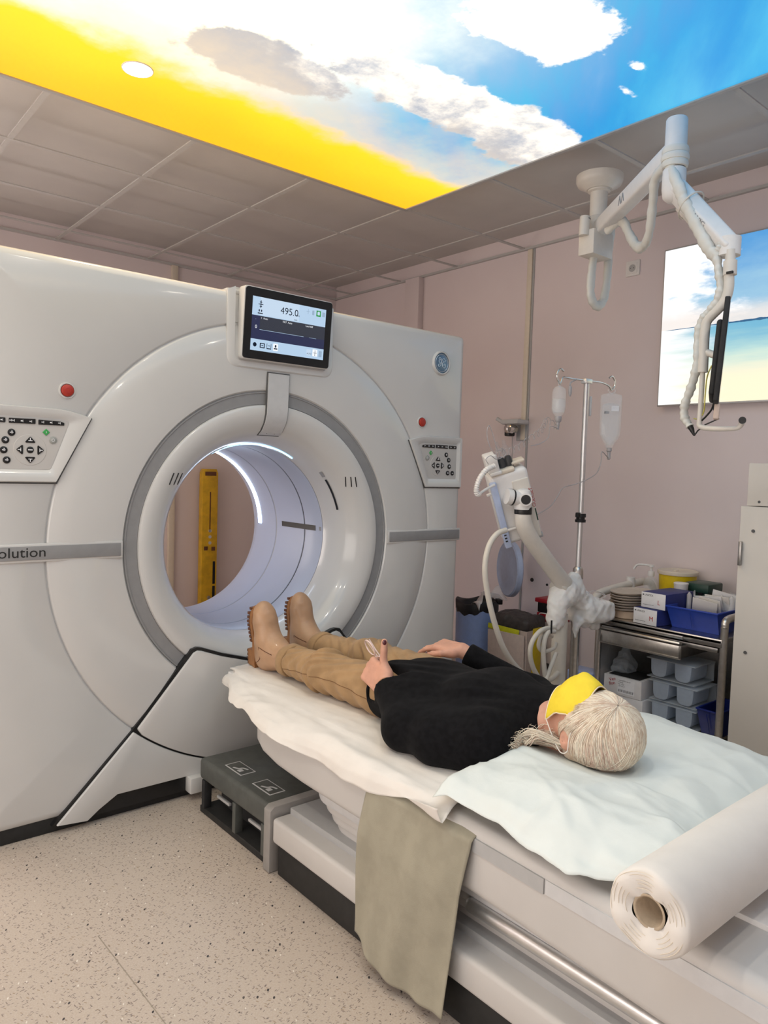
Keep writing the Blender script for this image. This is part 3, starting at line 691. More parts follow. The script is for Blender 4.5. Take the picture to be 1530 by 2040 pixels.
# grey bars with lettering
for xa, xb in ((.512, .972), (2*GX-.972, 2.684)):
    b = box('accent_bar', ((xa+xb)/2, 2.597, .972), (xb-xa, .014, .046), 'grey_band', gt, .002)
    box('bar_rim', ((xa+xb)/2, 2.5985, .972), (xb-xa+.016, .010, .062), 'white_shell', b, .004)
text('lettering', 'Revolution', .047, frame((.722, 2.5895, .9595), (1, 0, 0), (0, 0, 1)), 'print_black', [c for c in gt.children if c.name == 'accent_bar'][0], .0003, 'RIGHT', 1.10)
# emergency stops
for x in (.787, 2*GX-.787):
    e = lathe('emergency_stop', [(0, -.010), (.017, -.010), (.0195, -.008), (.0205, 0), (.0205, .004)], 'red_button', gt, 28, 'Y', (x, GY-.001, 1.514))
    lathe('stop_ring', [(.0215, .002), (.0225, -.003), (.0265, -.003), (.028, .002)], 'white_shell', e, 28, 'Y', (x, GY-.001, 1.514), close=False)
    lathe('stop_mark', [(.0095, -.0105), (.0085, -.0108), (.0075, -.0105)], 'print_red', e, 20, 'Y', (x, GY-.001, 1.514), close=False)
# round emblem
lg = lathe('emblem', [(0, -.006), (.044, -.006), (.048, -.004), (.049, .001)], 'logo_blue', gt, 40, 'Y', (2.524, GY, 1.806))
lathe('emblem_rim', [(.049, .001), (.049, -.009), (.053, -.010), (.058, -.006), (.060, .001)], 'white_shell', lg, 40, 'Y', (2.524, GY, 1.806), close=False)
lathe('emblem_ring', [(.0395, -.0062), (.041, -.0075), (.0425, -.0062)], 'logo_silver', lg, 40, 'Y', (2.524, GY, 1.806), close=False)
def swirl(pts, r=.0019): tube('emblem_script', [(2.524+u*.040, GY-.0068, 1.806+v*.040) for u, v in pts], r, 'logo_silver', lg, 6, 6)
swirl([(-.20, .30), (-.33, .42), (-.48, .34), (-.50, .12), (-.36, -.02), (-.18, .06), (-.12, .30), (-.20, .52), (-.40, .60), (-.58, .46)])
swirl([(-.10, .40), (-.10, .05), (-.22, -.25), (-.45, -.48), (-.60, -.40), (-.55, -.22), (-.30, -.12), (-.05, -.05)])
swirl([(.42, .40), (.34, .54), (.16, .55), (.08, .38), (.16, .20), (.32, .14), (.12, .06), (.04, -.18), (.12, -.45), (.36, -.55), (.56, -.38), (.54, -.12), (.38, -.08), (.32, -.24), (.42, -.34)])
swirl([(-.05, -.05), (.12, .02), (.32, .14), (.52, .26), (.64, .42)])
# keypads (left one mirrored to the right)
def keypad(mx):
    def X(x): return x if not mx else 2*GX-x
    def poly(p): q = [(X(a), b) for a, b in p]; return q if not mx else q[::-1]
    out = fillet([(.514, 1.452), (.782, 1.450), (.866, 1.428), (.752, 1.206), (.514, 1.206)], [.008, .05, .004, .004, .004], 6)
    inn = fillet([(.530, 1.436), (.783, 1.434), (.828, 1.416), (.747, 1.228), (.530, 1.228)], [.01, .05, .014, .014, .01], 6)
    pla = fillet([(.545, 1.415), (.770, 1.415), (.794, 1.408), (.735, 1.248), (.545, 1.248)], [.01, .03, .01, .01, .01], 6)
    O, I, P = poly(out), poly(inn), poly(pla); n = len(O); v, f = [], []
    for q, y in ((O, 2.606), (O, 2.592), ([(x+(sum(a for a, _ in O)/n-x)*.012, z+(1.33-z)*.02) for x, z in O], 2.588), (I, 2.588), (P, 2.6015)): v += [(x, y, z) for x, z in q]
    for j in range(4):
        for i in range(n): k = (i+1) % n; f.append((j*n+i, j*n+k, (j+1)*n+k, (j+1)*n+i))
    kp = link('control_panel', fix(pyd(v, f)), 'white_shell', gt, math.radians(35))
    prism('keypad_plate', P, 2.5995, 2.604, 'white_matte', kp)
    gap = [(X(.868), 1.4265), (X(.754), 1.2025), (X(.514), 1.2025)]
    tube('panel_gap', [(x, 2.6, z) for x, z in gap], .0028, 'seam_dark', kp, 6, raw=True)
    y = 2.5992
    def key(pts, m='black_plastic', h=.003, name='key'): return prism(name, poly(pts), y-h, y+.001, m, kp, 'Y', .0006, 1)
    def disc(x, z, r, m, h=.003, name='key', seg=20): return lathe(name, [(0, y-h), (r*.85, y-h), (r, y-h*.6), (r, y)], m, kp, seg, 'Y', (X(x), 0, z))
    def mark(x, z, w, h, m='key_white'): box('key_symbol', (X(x), y-.0033, z), (w, .0006, h), m, kp, 0)
    for pts in ([(.548, 1.411), (.598, 1.411), (.598, 1.396), (.548, 1.396)], [(.608, 1.411), (.688, 1.412), (.688, 1.396), (.608, 1.395)], [(.697, 1.411), (.765, 1.409), (.778, 1.405), (.778, 1.396), (.697, 1.395)]):
        key(fillet(pts, .002, 3)); xa, xb = pts[0][0], pts[1][0]
        for k in range(3): mark(xa+(k+.5)*.026, 1.4035, .008, .004 if k % 2 else .0025); mark(xa+(k+.5)*.026+.003, 1.4035, .002, .007)
    for x, z in ((.616, 1.365), (.598, 1.340), (.593, 1.308), (.602, 1.276)): disc(x, z, .0115, 'black_plastic'); mark(x, z, .010, .003); mark(x+.001, z+.001, .003, .009)
    if mx: disc(.570, 1.276, .0115, 'black_plastic'); mark(.570, 1.276, .010, .003)
    disc(.721, 1.371, .0115, 'green_button', seg=4); disc(.743, 1.346, .0125, 'grey_button', seg=8)
    lathe('key_symbol', [(.005, y-.0032), (.0042, y-.0035), (.0036, y-.0032)], 'key_white', kp, 14, 'Y', (X(.743), 0, 1.346), close=False); mark(.721, 1.371, .0015, .006)
    lathe('arrow_plate', [(.051, y+.0005), (.050, y-.0008), (0, y-.0008)], 'white_matte', kp, 40, 'Y', (X(.672), 0, 1.311)); y -= .0008
    for ang, (x, z) in ((90, (.672, 1.344)), (180, (.640, 1.311)), (0, (.704, 1.311)), (270, (.672, 1.278))):
        c, s = math.cos(D(ang)), math.sin(D(ang)); pts = [(x+c*a-s*b, z+s*a+c*b) for a, b in ((.011, 0), (-.008, .016), (-.010, .012), (-.010, -.012), (-.008, -.016))]
        key(fillet(pts, .004, 3)); mark(x-c*.003, z-s*.003, .002+.010*abs(s), .002+.010*abs(c)); mark(x+c*.002, z+s*.002, .0025+.006*abs(c), .0025+.006*abs(s))
    disc(.672, 1.311, .011, 'black_plastic'); mark(.672, 1.311, .014, .003)
keypad(False); keypad(True)
# ================================================================== PATIENT TABLE
pt = thing('patient_table', 'long white CT patient table with stacked side covers and black plinth', 'table', (GX, 1.0, 0))
box('plinth', (1.598, .72, .053), (.745, 2.40, .104), 'black_rubber', pt, .004)
box('base_cover', (1.598, .714, .145), (.780, 2.43, .080), 'white_matte', pt, .012, 3)
box('inner_base', (1.598, .70, .19), (.66, 2.44, .03), 'mid_grey', pt, .003)
lay = [(1.300, .188, .226, 1.79), (1.288, .228, .256, 1.805), (1.276, .258, .282, 1.82), (1.262, .284, .345, 1.84)]
for i, (xi, za, zb, ye) in enumerate(lay):
    pts = rrect(xi, 2*GX-xi, -.48, ye, .12, 8); prism('telescopic_cover', pts, za, zb, 'white_matte' if i < 3 else 'light_grey', pt, 'Z', .006 if i < 3 else .010)
# upper body: rounded sections lofted from the nose to the near end
st = [(2.128, 1.40, .40, .468), (2.122, 1.32, .385, .478), (2.105, 1.262, .372, .484), (2.08, 1.238, .366, .488), (2.03, 1.226, .352, .490), (1.94, 1.222, .338, .490), (1.80, 1.221, .331, .490), (1.4, 1.220, .326, .490), (1.1, 1.218, .322, .490), (.85, 1.206, .318, .490), (.6, 1.196, .314, .490), (.3, 1.186, .310, .490), (-.46, 1.18, .31, .490), (-.47, 1.20, .33, .470)]
v, f = [], []; n = None
for y, xl, zb, zt in st:
    h = (zt-zb)/2; sec = rrect(xl, 2*GX-xl, zb, zt, min(.028, h*.8), 5); n = len(sec); v += [(x, y, z) for x, z in sec]
for j in range(len(st)-1):
    for i in range(n): k = (i+1) % n; f.append((j*n+i, j*n+k, (j+1)*n+k, (j+1)*n+i))
f += [tuple(range(n)), tuple(range((len(st)-1)*n, len(st)*n))]
link('table_body', fix(pyd(v, f)), 'white_matte', pt, math.radians(50))
def side_strip(ya, yb, za, zb, m, th=.004):
    pts = []
    for y in np.linspace(ya, yb, 7): pts.append((float(np.interp(-y, [-1.4, -1.1, -.85, -.6, -.3, .4], [1.220, 1.218, 1.206, 1.196, 1.186, 1.18])), float(y)))
    v = [(x-th, y, z) for x, y in pts for z in (za, zb)]+[(x+.012, y, z) for x, y in pts for z in (za, zb)]; n2 = len(pts); f = []
    for i in range(n2-1):
        a = 2*i; o = 2*n2; f += [(a, a+1, a+3, a+2), (o+a, o+a+2, o+a+3, o+a+1), (a, a+2, o+a+2, o+a), (a+1, o+a+1, o+a+3, a+3)]
    f += [(0, 2*n2, 2*n2+1, 1), (2*n2-2, 2*n2-1, 4*n2-1, 4*n2-2)]
    return link('side_rail', fix(pyd(v, f)), m, pt, math.radians(30))
side_strip(1.55, .890, .430, .462, 'mid_grey'); side_strip(.886, -.45, .432, .462, 'light_grey', .003)
box('rail_bumper', (1.268, .35, .268), (.04, 1.60, .036), 'aluminium', pt, .016, 4)
# cradle: shallow curved board on top
cr = [(x, .492+.012*((x-GX)/.30)**2) for x in np.linspace(1.345, 2*GX-1.345, 15)]; cr2 = [(x, .478) for x in np.linspace(2*GX-1.345, 1.345, 5)]
prism('cradle', cr+cr2, -.40, 2.485, 'white_plastic', pt, 'Y', .003)
# floor-level foot step between table and gantry
fs = thing('foot_step', 'dark grey step box with warning stickers between table and gantry', 'step', (GX, 2.2, 0))
box('step_top', (1.598, 2.215, .165), (.752, .49, .078), 'step_grey', fs, .014, 3)
sp = box('step_back', (1.598, 2.21, .066), (.60, .44, .125), 'black_matte', fs, .003)
box('base_rail', (1.598, 2.21, .012), (.742, .50, .024), 'black_rubber', fs, .003)
for x in (1.228, 2*GX-1.228):
    for y in (2.43, 2.20, 2.01): box('divider', (x+(.01 if x < GX else -.01), y, .075), (.03, .022, .105), 'step_grey' if y < 2.4 else 'black_matte', fs, .002)
    for y in (2.315, 2.09): box('bracket_bar', (x+(.02 if x < GX else -.02), y, .088), (.012, .09, .010), 'mid_grey', fs, .002)
ef = [(1.206, .002), (1.206, .200), (1.222, .212), (1.974, .212), (1.990, .200), (1.990, .002), (1.950, .002), (1.950, .150), (1.246, .150), (1.246, .002)]
prism('end_frame', ef, 1.938, 1.976, 'step_edge', fs, 'Y', .003)
for y in (2.283, 2.090):
    s = box('warning_sticker', (1.292, y, .2045), (.060, .115, .0012), 'light_grey', fs, 0); box('sticker_field', (1.292, y, .2052), (.052, .105, .0008), 'step_grey', s, 0)
    # (children keep room coordinates)
    tube('sticker_symbol', [(1.275, y+.02, .2058), (1.285, y, .2058), (1.300, y-.008, .2058), (1.307, y-.03, .2058)], .004, 'light_grey', s, 6, 4, flat=.12, up=(0, 1, 0)); box('sticker_symbol', (1.282, y-.02, .2058), (.018, .02, .0008), 'light_grey', s, 0)
# ================================================================== SHEETS, PILLOW, ROLL, HANGING CLOTH
def crease(x, y, seed, f):
    """sharp-edged paper folds: smallest of a few tilted facets"""
    r = np.random.default_rng(seed); best = None
    for i in range(7):
        a = r.uniform(0, PI); k = f*r.uniform(.5, 1.6); ph = r.uniform(0, 6.28); t = abs(((x*math.cos(a)+y*math.sin(a))*k+ph) % 2-1)
        best = t if best is None else max(best, t)
    return best
def ridg(x, y, seed, f):
    o = 0; r = np.random.default_rng(seed)
    for i in range(4):
        a = r.uniform(0, PI); k = f*(1+.7*i); o += (1-abs(math.sin((x*math.cos(a)+y*math.sin(a))*k+r.uniform(0, 6)+1.5*math.sin((y*math.cos(a)-x*math.sin(a))*k*.6))))/(1+i)
    return o/2.08
ZB = ([1.10, 1.20, 1.27, 1.36, 1.46, 1.62, 1.88, 2.06, 2.26, 2.5], [.520, .512, .490, .459, .447, .451, .461, .469, .470, .470])
XE = ([1.1, 2.02, 2.16, 2.30, 2.40, 2.5], [1.196, 1.196, 1.218, 1.248, 1.285, 1.325])
def sheetA(u, v):
    y = 1.165+1.335*v; xe = float(np.interp(y, *XE)); zb = float(np.interp(y, *ZB)); top = .5175
    L = [(2*GX-xe, zb+.02), (2*GX-xe-.012, .485), (2*GX-xe-.05, .505), (1.90, top), (1.36, top), (xe+.045, .508), (xe+.016, .494), (xe+.004, .478), (xe-.002, zb)]
    S_ = [0, .10, .16, .22, .74, .84, .90, .94, 1.0]
    x = float(np.interp(u, S_, [p[0] for p in L])); z = float(np.interp(u, S_, [p[1] for p in L]))
    e = max(0, (u-.76)/.24); w = .007*(ridg(x*3, y, 3, 9)-.5)*(1 if u < .74 else 1+2.2*e)
    z += abs(w) if .2 < u < .8 else w; x -= e*(.010*math.sin(y*17+1)+.012*math.sin(y*7.3)+.010*ridg(y, u*.3, 8, 14))*min(1, (u-.74)*8) if u > .76 else 0
    if v > .93: k = (v-.93)/.07; z -= .012*k*k
    y += .012*math.sin(u*21)*(1 if v > .97 else 0)+.006*math.sin(u*40+v*3)*e
    return x, y, z
sa = grid('paper_sheet', sheetA, 110, 150, 'paper_white', None, .0008); tag(sa, 'white disposable paper sheet under the lying woman, hanging over the table side', 'paper sheet')
pl = SDF((1.22, .70, .49), (2.12, 1.26, .60), .006).rbox((1.66, .985, .5375), (.37, .19, .017), .015, 0).ell((1.66, .985, .538), (.36, .19, .020), .01)
pl = sdfobj('pillow', pl, 'white_matte'); tag(pl, 'flat pillow wrapped in pale paper under the blond head', 'pillow')
def sheetB(u, v):
    # u: from the far-right edge (0) to the near-left hanging edge (1); v: from the shoulders (0) to the roll (1)
    y = 1.205-.525*v; xl = 1.192+.026*math.sin(v*6.3)*.5+(.06*(v-.75)/.25 if v > .75 else 0); xr = 2.13-.10*v
    S_ = [0, .06, .16, .72, .84, .94, 1]; X = [xr+.02, xr-.02, xr-.16, 1.42, 1.315, 1.238, xl]; Zt = .586
    Z = [.520, .552, Zt, Zt, .583, .556, .521+.010*math.sin(v*8)]
    x = float(np.interp(u, S_, X)); z = float(np.interp(u, S_, Z))
    if v < .10: z -= .022*(1-v/.10)**2*(1 if u < .8 else .4)
    if v > .72: k = (v-.72)/.28; z -= (.050 if u < .75 else .018)*k*k
    c = crease(x, y, 5, 4.5); r = ridg(x, y, 21, 11); a = .020 if u > .70 else .013
    dent = math.exp(-((x-1.62)/.13)**2-((y-1.03)/.15)**2); z -= .026*dent; a *= 1-.75*dent
    z += (.030 if .60 < u < .97 else .010)*(crease(x*1.3+.2, y, 9, 2.6)-.72)*(1-dent)
    z += a*(c-.75)*1.6+a*.8*(r-.5); y += .010*math.sin(u*17+v*4)*v*(1-v)*2; x += .010*(r-.5)*(u > .85)
    return x, y, z
sb = grid('pillow_paper', sheetB, 130, 90, 'paper_light_tint', None, .0008); tag(sb, 'crumpled white paper with greenish panel light in its colour, spread over the pillow and running to the paper roll', 'paper sheet')
# roll of couch paper
rc = Vector((1.084, .598, .5775)); RR = .0735
pr = thing('paper_roll', 'thick roll of white couch paper lying across the table end', 'paper roll', (1.6, .598, .506))
def rollpt(a, x, r): return (x, .598+r*math.cos(a), .5785+r*math.sin(a)*.985)
v, f = [], []; n = 56
prof = [(1.094, .028), (1.090, .034), (1.086, .045), (1.084, .058), (1.086, .068), (1.092, .0725), (1.12, .0735), (1.5, .0735), (2.10, .0735), (2.104, .07), (2.104, .028)]
for x, r in prof:
    for i in range(n):
        a = 2*PI*i/n; d = .0022*math.sin(3*a+x*9)*(r > .06); b = -.0035*max(0, math.cos(a-.9))**6 if x < 1.13 and r > .05 else 0
        rr = r+(.004*math.cos(2*a+.6) if r < .04 else 0); v.append(rollpt(a, x+.003*math.sin(5*a+1)*(x < 1.1), rr+d*.5+b))
for j in range(len(prof)-1):
    for i in range(n): k = (i+1) % n; f.append((j*n+i, j*n+k, (j+1)*n+k, (j+1)*n+i))
link('paper', fix(pyd(v, f)), 'paper_white', pr, math.radians(50))
for q, rad in enumerate((.0655, .0605, .052, .046, .039)): tube('wound_edge', [rollpt(2*PI*i/40, 1.0848+.0018*(q > 2)+.0012*math.sin(i*.8+q), rad) for i in range(40)], .0006, 'cream_plastic', pr, 4, closed=True, raw=True)
tube('core', [(1.093, .598, .5785), (2.10, .598, .5785)], .0275, 'cardboard_core', pr, 24, raw=True).data.polygons[-1].use_smooth = False
co = [c for c in pr.children if c.name == 'core'][0]; co.data.clear_geometry()
v1, f1 = glathe([(.0285, 1.092), (.0265, 1.091), (.0235, 1.093), (.0235, 2.09)], 28, 'X', (0, .598, .5785), close=False); me = pyd(v1, f1); co.data = fix(me); co.data.materials.append(MATS['cardboard_core']); co.data.polygons.foreach_set('use_smooth', [True]*len(co.data.polygons))
# olive cloth strap hanging over the table side
def strap(u, v):
    # u across (far to near), v down
    yt = 1.462-.375*u; yb = 1.468-.345*u; y = yt+(yb-yt)*min(1, v*1.0); pinch = math.sin(min(1, v)*PI)*.022
    y += pinch*(u-.35)*.6 if u > .35 else 0
    x = (1.2135 if v < .10 else 1.2135-.013*min(1, (v-.10)/.25))-.006*math.sin(min(1, v*3)*PI*.5)-.014*v-.012*math.sin(u*PI)*v-.006*math.sin(u*9+v*5)*(.3+v)-.004*math.sin(u*23+v*3)*(.2+v*.8); z = .479-(.412+.022*u+.030*math.sin(u*3))*v
    if v < .05: x += .020*(1-v/.05); z = .474-.018*v/.05
    return x-.006, y, z
cs = grid('hanging_cloth', strap, 50, 70, 'cloth_olive', None, .002); tag(cs, 'olive grey cloth band hanging over the side of the patient table', 'cloth')
# ================================================================== THE LYING WOMAN
A = np.array
def nrm(v): v = A(v, float); return v/np.linalg.norm(v)
LO, HI = (1.24, .86, .490), (2.02, 2.52, .81)
J = dict(headc=(1.596, 1.045, .648), neck=(1.598, 1.165, .612), chest=(1.590, 1.33, .612), waist=(1.585, 1.55, .606), pelvis=(1.580, 1.69, .600),
         shL=(1.418, 1.265, .592), elL=(1.340, 1.480, .572), wrL=(1.420, 1.652, .640), shR=(1.770, 1.265, .597), elR=(1.900, 1.470, .575), wrR=(1.784, 1.690, .687),
         hipL=(1.490, 1.715, .588), knL=(1.452, 2.010, .592), anL=(1.462, 2.345, .580), hipR=(1.672, 1.715, .596), knR=(1.672, 2.040, .600), anR=(1.668, 2.430, .576))
J = {k: A(v, float) for k, v in J.items()}
tips = []
def finger(s, root, d, n, lens, curls, r, rec=None):
    """d: direction along the finger, n: back-of-hand normal; curls bend towards -n"""
    p = A(root, float); d = nrm(d); n = nrm(n-d*np.dot(n, d)); R = r
    for i, (l, c) in enumerate(zip(lens, curls)):
        c = math.radians(c); d, n = d*math.cos(c)-n*math.sin(c), n*math.cos(c)+d*math.sin(c); q = p+d*l
        s.cap(p, q, R, R*.90, .0035); p = q; RE = R*.90; R *= .92
    tips.append((p, d, n, RE)); return p
def hand(s, w, d, n, thumb_side, curls, th_dir, th_curl, spread=.0, K=1.0):
    d = nrm(d); n = nrm(A(n)-d*np.dot(n, d)); t = nrm(np.cross(d, n))*thumb_side  # t points to the thumb
    M = np.stack([d, t, n], 1)
    s.rbox(w+d*.046*K, (.044*K, .036*K, .0145), .013, .012, M); s.ell(w+d*.035*K+t*.022*K-n*.006, (.030*K, .018*K, .015), .012, M); s.ell(w+d*.006, (.024, .026, .019), .015, M)
    for i, (a, L, r) in enumerate(((.0285, .070, .0083), (.0100, .078, .0085), (-.0085, .073, .0082), (-.0262, .058, .0074))):
        root = w+d*(.087-.004*abs(i-1))*K+t*a*K; s.ell(root+n*.002, (.010, .0095, .0105), .008, M)
        finger(s, root, d+t*spread*(1.2-i), n, (L*.46*K, L*.30*K, L*.26*K), curls[i], r*1.06)
    b = w+d*.020+t*.028-n*.004; m1 = b+nrm(th_dir[0])*.038*K
    s.cap(b, m1, .0145, .0105, .012); finger(s, m1, th_dir[1], th_dir[2], (.028*K, .023*K), th_curl, .0118)
b = SDF(LO, HI, .0035)
# head, neck
hc = J['headc']; b.ell(hc+A((0, -.012, .000)), (.072, .094, .086), .02); b.ell(hc+A((0, .040, .018)), (.060, .070, .066), .03); b.ell(hc+A((0, .086, .050)), (.026, .022, .020), .03)
b.cap(hc+A((0, -.004, .084)), hc+A((0, .034, .099)), .008, .012, .010); b.ell(hc+A((0, .040, .098)), (.017, .010, .010), .008)
for sx in (-1, 1):
    b.ell(hc+A((sx*.030, .004, .082)), (.014, .008, .008), .006); b.ell(hc+A((sx*.036, .030, .066)), (.020, .022, .016), .015)
    b.ell(hc+A((sx*.0755, .030, -.022)), (.0075, .019, .028), .006); b.ell(hc+A((sx*.081, .034, -.026)), (.006, .012, .018), .004); b.ell(hc+A((sx*.084, .032, -.018)), (.004, .006, .010), 0, cut=True)
b.cap(hc+A((0, .058, .088)), hc+A((0, .060, .088)), .012, .012, .008)
b.cap(hc+A((0, .03, -.03)), J['neck'], .052, .052, .03); b.cap(J['neck'], J['chest']+A((0, -.06, 0)), .055, .07, .04)
# trunk (kept just under the clothes)
b.ell(J['chest'], (.135, .15, .080), .05); b.ell(J['waist'], (.125, .14, .072), .05); b.ell(J['pelvis'], (.135, .12, .072), .05)
for q in 'LR':
    b.cap(J['chest']*.6+J['sh'+q]*.4, J['sh'+q], .058, .048, .04); b.chain([J['sh'+q], J['el'+q], J['wr'+q]], [.042, .034, .0245], .02)
    b.chain([J['hip'+q], J['kn'+q], J['an'+q]], [.070, .048, .034], .03)
    b.cap(J['an'+q]+A((0, .045, -.01)), J['an'+q]+A((-.008, .052, .125)), .026, .020, .02)
# left hand: loose fist, thumb up; right hand: palm down over the hip
dL = nrm((.05, .90, .30)); nL = nrm((-.93, -.02, .36))
hand(b, J['wrL'], dL, nL, -1 if np.dot(np.cross(dL, nL), (0, 0, 1)) < 0 else 1, [(66, 88, 45), (72, 90, 45), (76, 90, 45), (80, 88, 45)], [nrm((-.05, .42, .90)), nrm((-.04, -.08, 1)), nrm((-.6, -.75, .2))], (2, 4), 0, 1.10)
dR = nrm((-.24, .96, .03)); nR = nrm((-.10, -.25, 1))
hand(b, J['wrR'], dR, nR, -1 if np.dot(np.cross(dR, nR), (-1, 0, 0)) < 0 else 1, [(14, 22, 14), (20, 24, 15), (25, 25, 15), (30, 28, 18)], [nrm((-.86, .50, -.02)), nrm((-.34, .93, -.14)), nrm((-.5, -.3, .8))], (6, 10), .10, 1.08)
body = sdfobj('person', b, 'skin', None, 1)
tag(body, 'blond woman in black sweater and tan trousers lying on the patient table holding glasses', 'person')
nails = []
for p, d, n, r in tips:
    c = Vector(p+n*(r-.0017)-d*.0010); M = frame(c, Vector(nrm(d)), Vector(np.cross(n, d))); v, f = [], []
    v, f = glathe([(0, .0028), (.45, .0026), (.8, .0018), (1, .0002), (1, -.001)], 12, 'Z'); v = [M @ Vector((x*.0088, y*.0064, z)) for x, y, z in v]; nails.append((v, f))
for nv in nails: multi('fingernail', [nv], 'nail_red', body, True)
# ---- trousers
def folds(X, Y, Z):
    s = 0
    for yc, w_, a, k in ((1.95, .10, .0042, 95), (2.02, .08, .0040, 120), (2.17, .10, .0034, 100), (1.77, .08, .0034, 75)):
        s = s+a*np.exp(-((Y-yc)/w_)**2)*(np.sin(k*Y+14*X+9*np.sin(20*Z+13*X))+.5*np.sin(k*.6*Y-30*Z+8*X))
    return s+.0015*wob((X, Y, Z), 4, 34)
t = SDF((1.32, 1.50, .49), (1.86, 2.48, .73), .0045)
t.ell((1.578, 1.66, .598), (.165, .17, .083), .04)
for q, yc in (('L', 2.235), ('R', 2.345)):
    h_, k_, a_ = J['hip'+q], J['kn'+q], J['an'+q]; e = k_+(a_-k_)*((yc-k_[1])/(a_[1]-k_[1]))
    t.cap(h_, k_, .080, .062, .035); t.cap(k_, e, .061, .052, .03)
    t.ell(k_+A((0, -.02, .012)), (.058, .07, .055), .03)
t.disp(folds); t.plane(lambda X, Y, Z: np.where(X < 1.572, Y-2.238-.10*(Z-.59)*-1, Y-2.348+.10*(Z-.59))+0*Z)
t.plane(lambda X, Y, Z: .5125-Z+0*X+0*Y)
tr = sdfobj('trousers', t, 'trousers_tan', body, 2); tr['label'] = 'tan trousers with rolled cuffs'
for q, yc in (('L', 2.222), ('R', 2.332)):
    k_, a_ = J['kn'+q], J['an'+q]; e = k_+(a_-k_)*((yc-k_[1])/(a_[1]-k_[1])); c = SDF(e-.1, e+.1, .003)
    ax = nrm((a_-k_)+A((0, 0, .0))); ring = []
    for i in range(22):
        an = 2*PI*i/22; u1 = nrm(np.cross(ax, (0, 0, 1))); u2 = np.cross(u1, ax); ring.append(e+(u1*math.cos(an)+u2*math.sin(an)*.98)*.054-ax*.020*(-.0+.55*math.sin(an)))
    v, f = [], []; prof = [(-.004, -.020), (.003, -.021), (.0055, -.016), (.0062, 0), (.0055, .016), (.003, .021), (-.006, .020)]; n = 44
    for o_, h_ in prof:
        for i in range(n):
            an = 2*PI*i/n; d_ = u1*math.cos(an)+u2*math.sin(an); p = e+d_*(.0545+o_+.0012*math.sin(5*an+h_*90))+ax*(h_-.012*math.sin(an)+.002*math.sin(3*an)); p[2] = max(p[2], .5135); v.append(tuple(p))
    for jj in range(len(prof)-1):
        for i in range(n): k = (i+1) % n; f.append((jj*n+i, jj*n+k, (jj+1)*n+k, (jj+1)*n+i))
    link('rolled_cuff', fix(pyd(v, f)), 'trousers_tan', tr, True)
from mathutils.bvhtree import BVHTree
def bvh(o): return BVHTree.FromPolygons([v.co for v in o.data.vertices], [tuple(p.vertices) for p in o.data.polygons])
def on_surface(tree, pts, d, off=.0):
    out = []
    for p in pts:
        h_ = tree.ray_cast(Vector(p)-Vector(d)*.3, Vector(d))
        if h_[0] is not None: out.append(h_[0]+h_[1]*off)
    return out
tt = bvh(tr)
s1 = on_surface(tt, [(1.2, 1.70+.5*i/40, .575+.02*math.sin(i*.09)) for i in range(41)], (1, 0, 0), .0002)
if len(s1) > 3: tube('side_seam', s1, .0012, 'stitch_brown', tr, 5, raw=True)
# ---- sweater
s_ = SDF((1.24, 1.08, .49), (2.0, 1.80, .77), .005)
s_.ell((1.588, 1.36, .612), (.178, .17, .098), .05); s_.ell((1.582, 1.55, .604), (.165, .16, .091), .05); s_.ell((1.578, 1.66, .602), (.174, .12, .088), .05)
s_.ell((1.52, 1.385, .668), (.062, .07, .040), .05); s_.ell((1.655, 1.385, .668), (.062, .07, .040), .05)
s_.cap((1.44, 1.245, .596), (1.745, 1.245, .600), .070, .070, .05); s_.cap((1.598, 1.20, .612), (1.595, 1.26, .612), .062, .075, .04)
def sf(X, Y, Z):
    w_ = .0016*wob((X, Y, Z), 11, 24)
    for (cx, cy), a, k in (((1.33, 1.50), .0040, 70), ((1.42, 1.30), .0034, 60), ((1.50, 1.60), .0028, 55)):
        w_ = w_+a*np.exp(-((X-cx)**2+(Y-cy)**2)/.012)*np.sin(k*(Y+.6*X)+10*np.sin(14*Z+6*X))
    return w_
s_.cap((1.480, 1.57, .600), (1.492, 1.70, .597), .084, .092, .03)
s_.disp(sf)
s_.plane(lambda X, Y, Z: Y-(1.708+.16*(Z-.62)+.16*(X-1.58)*(X > 1.58)-.12*(X-1.58)*(X < 1.58))+0*Z)
for q, ext in (('L', .0), ('R', .0)):
    sh, el, wr = J['sh'+q], J['el'+q], J['wr'+q]; cu = el+(wr-el)*.90
    if q == 'L': s_.cap((1.405, 1.46, .590), (1.47, 1.545, .604), .052, .050, .05)
    if q == 'L': s_.cap((1.395, 1.275, .578), (1.352, 1.36, .570), .062, .060, .05)
    s_.cap(sh, el, .060, .052, .06); s_.cap(el, cu, .050, .036, .04); s_.cap(cu-(wr-el)*.10, cu, .037, .0365, .008)
s_.plane(lambda X, Y, Z: .5135-Z+0*X+0*Y)
for q in 'LR':
    el, wr = J['el'+q], J['wr'+q]; ax = nrm(wr-el); cu = el+(wr-el)*.93
    s_.plane(lambda X, Y, Z: np.where((np.abs(X-cu[0]) < .055) & (np.abs(Y-cu[1]) < .075) & (np.abs(Z-cu[2]) < .06) & (Z > .585+.0*X), (X-cu[0])*ax[0]+(Y-cu[1])*ax[1]+(Z-cu[2])*ax[2], -1))
sw = sdfobj('sweater', s_, 'sweater_black', body, 2); sw['label'] = 'black knitted sweater'
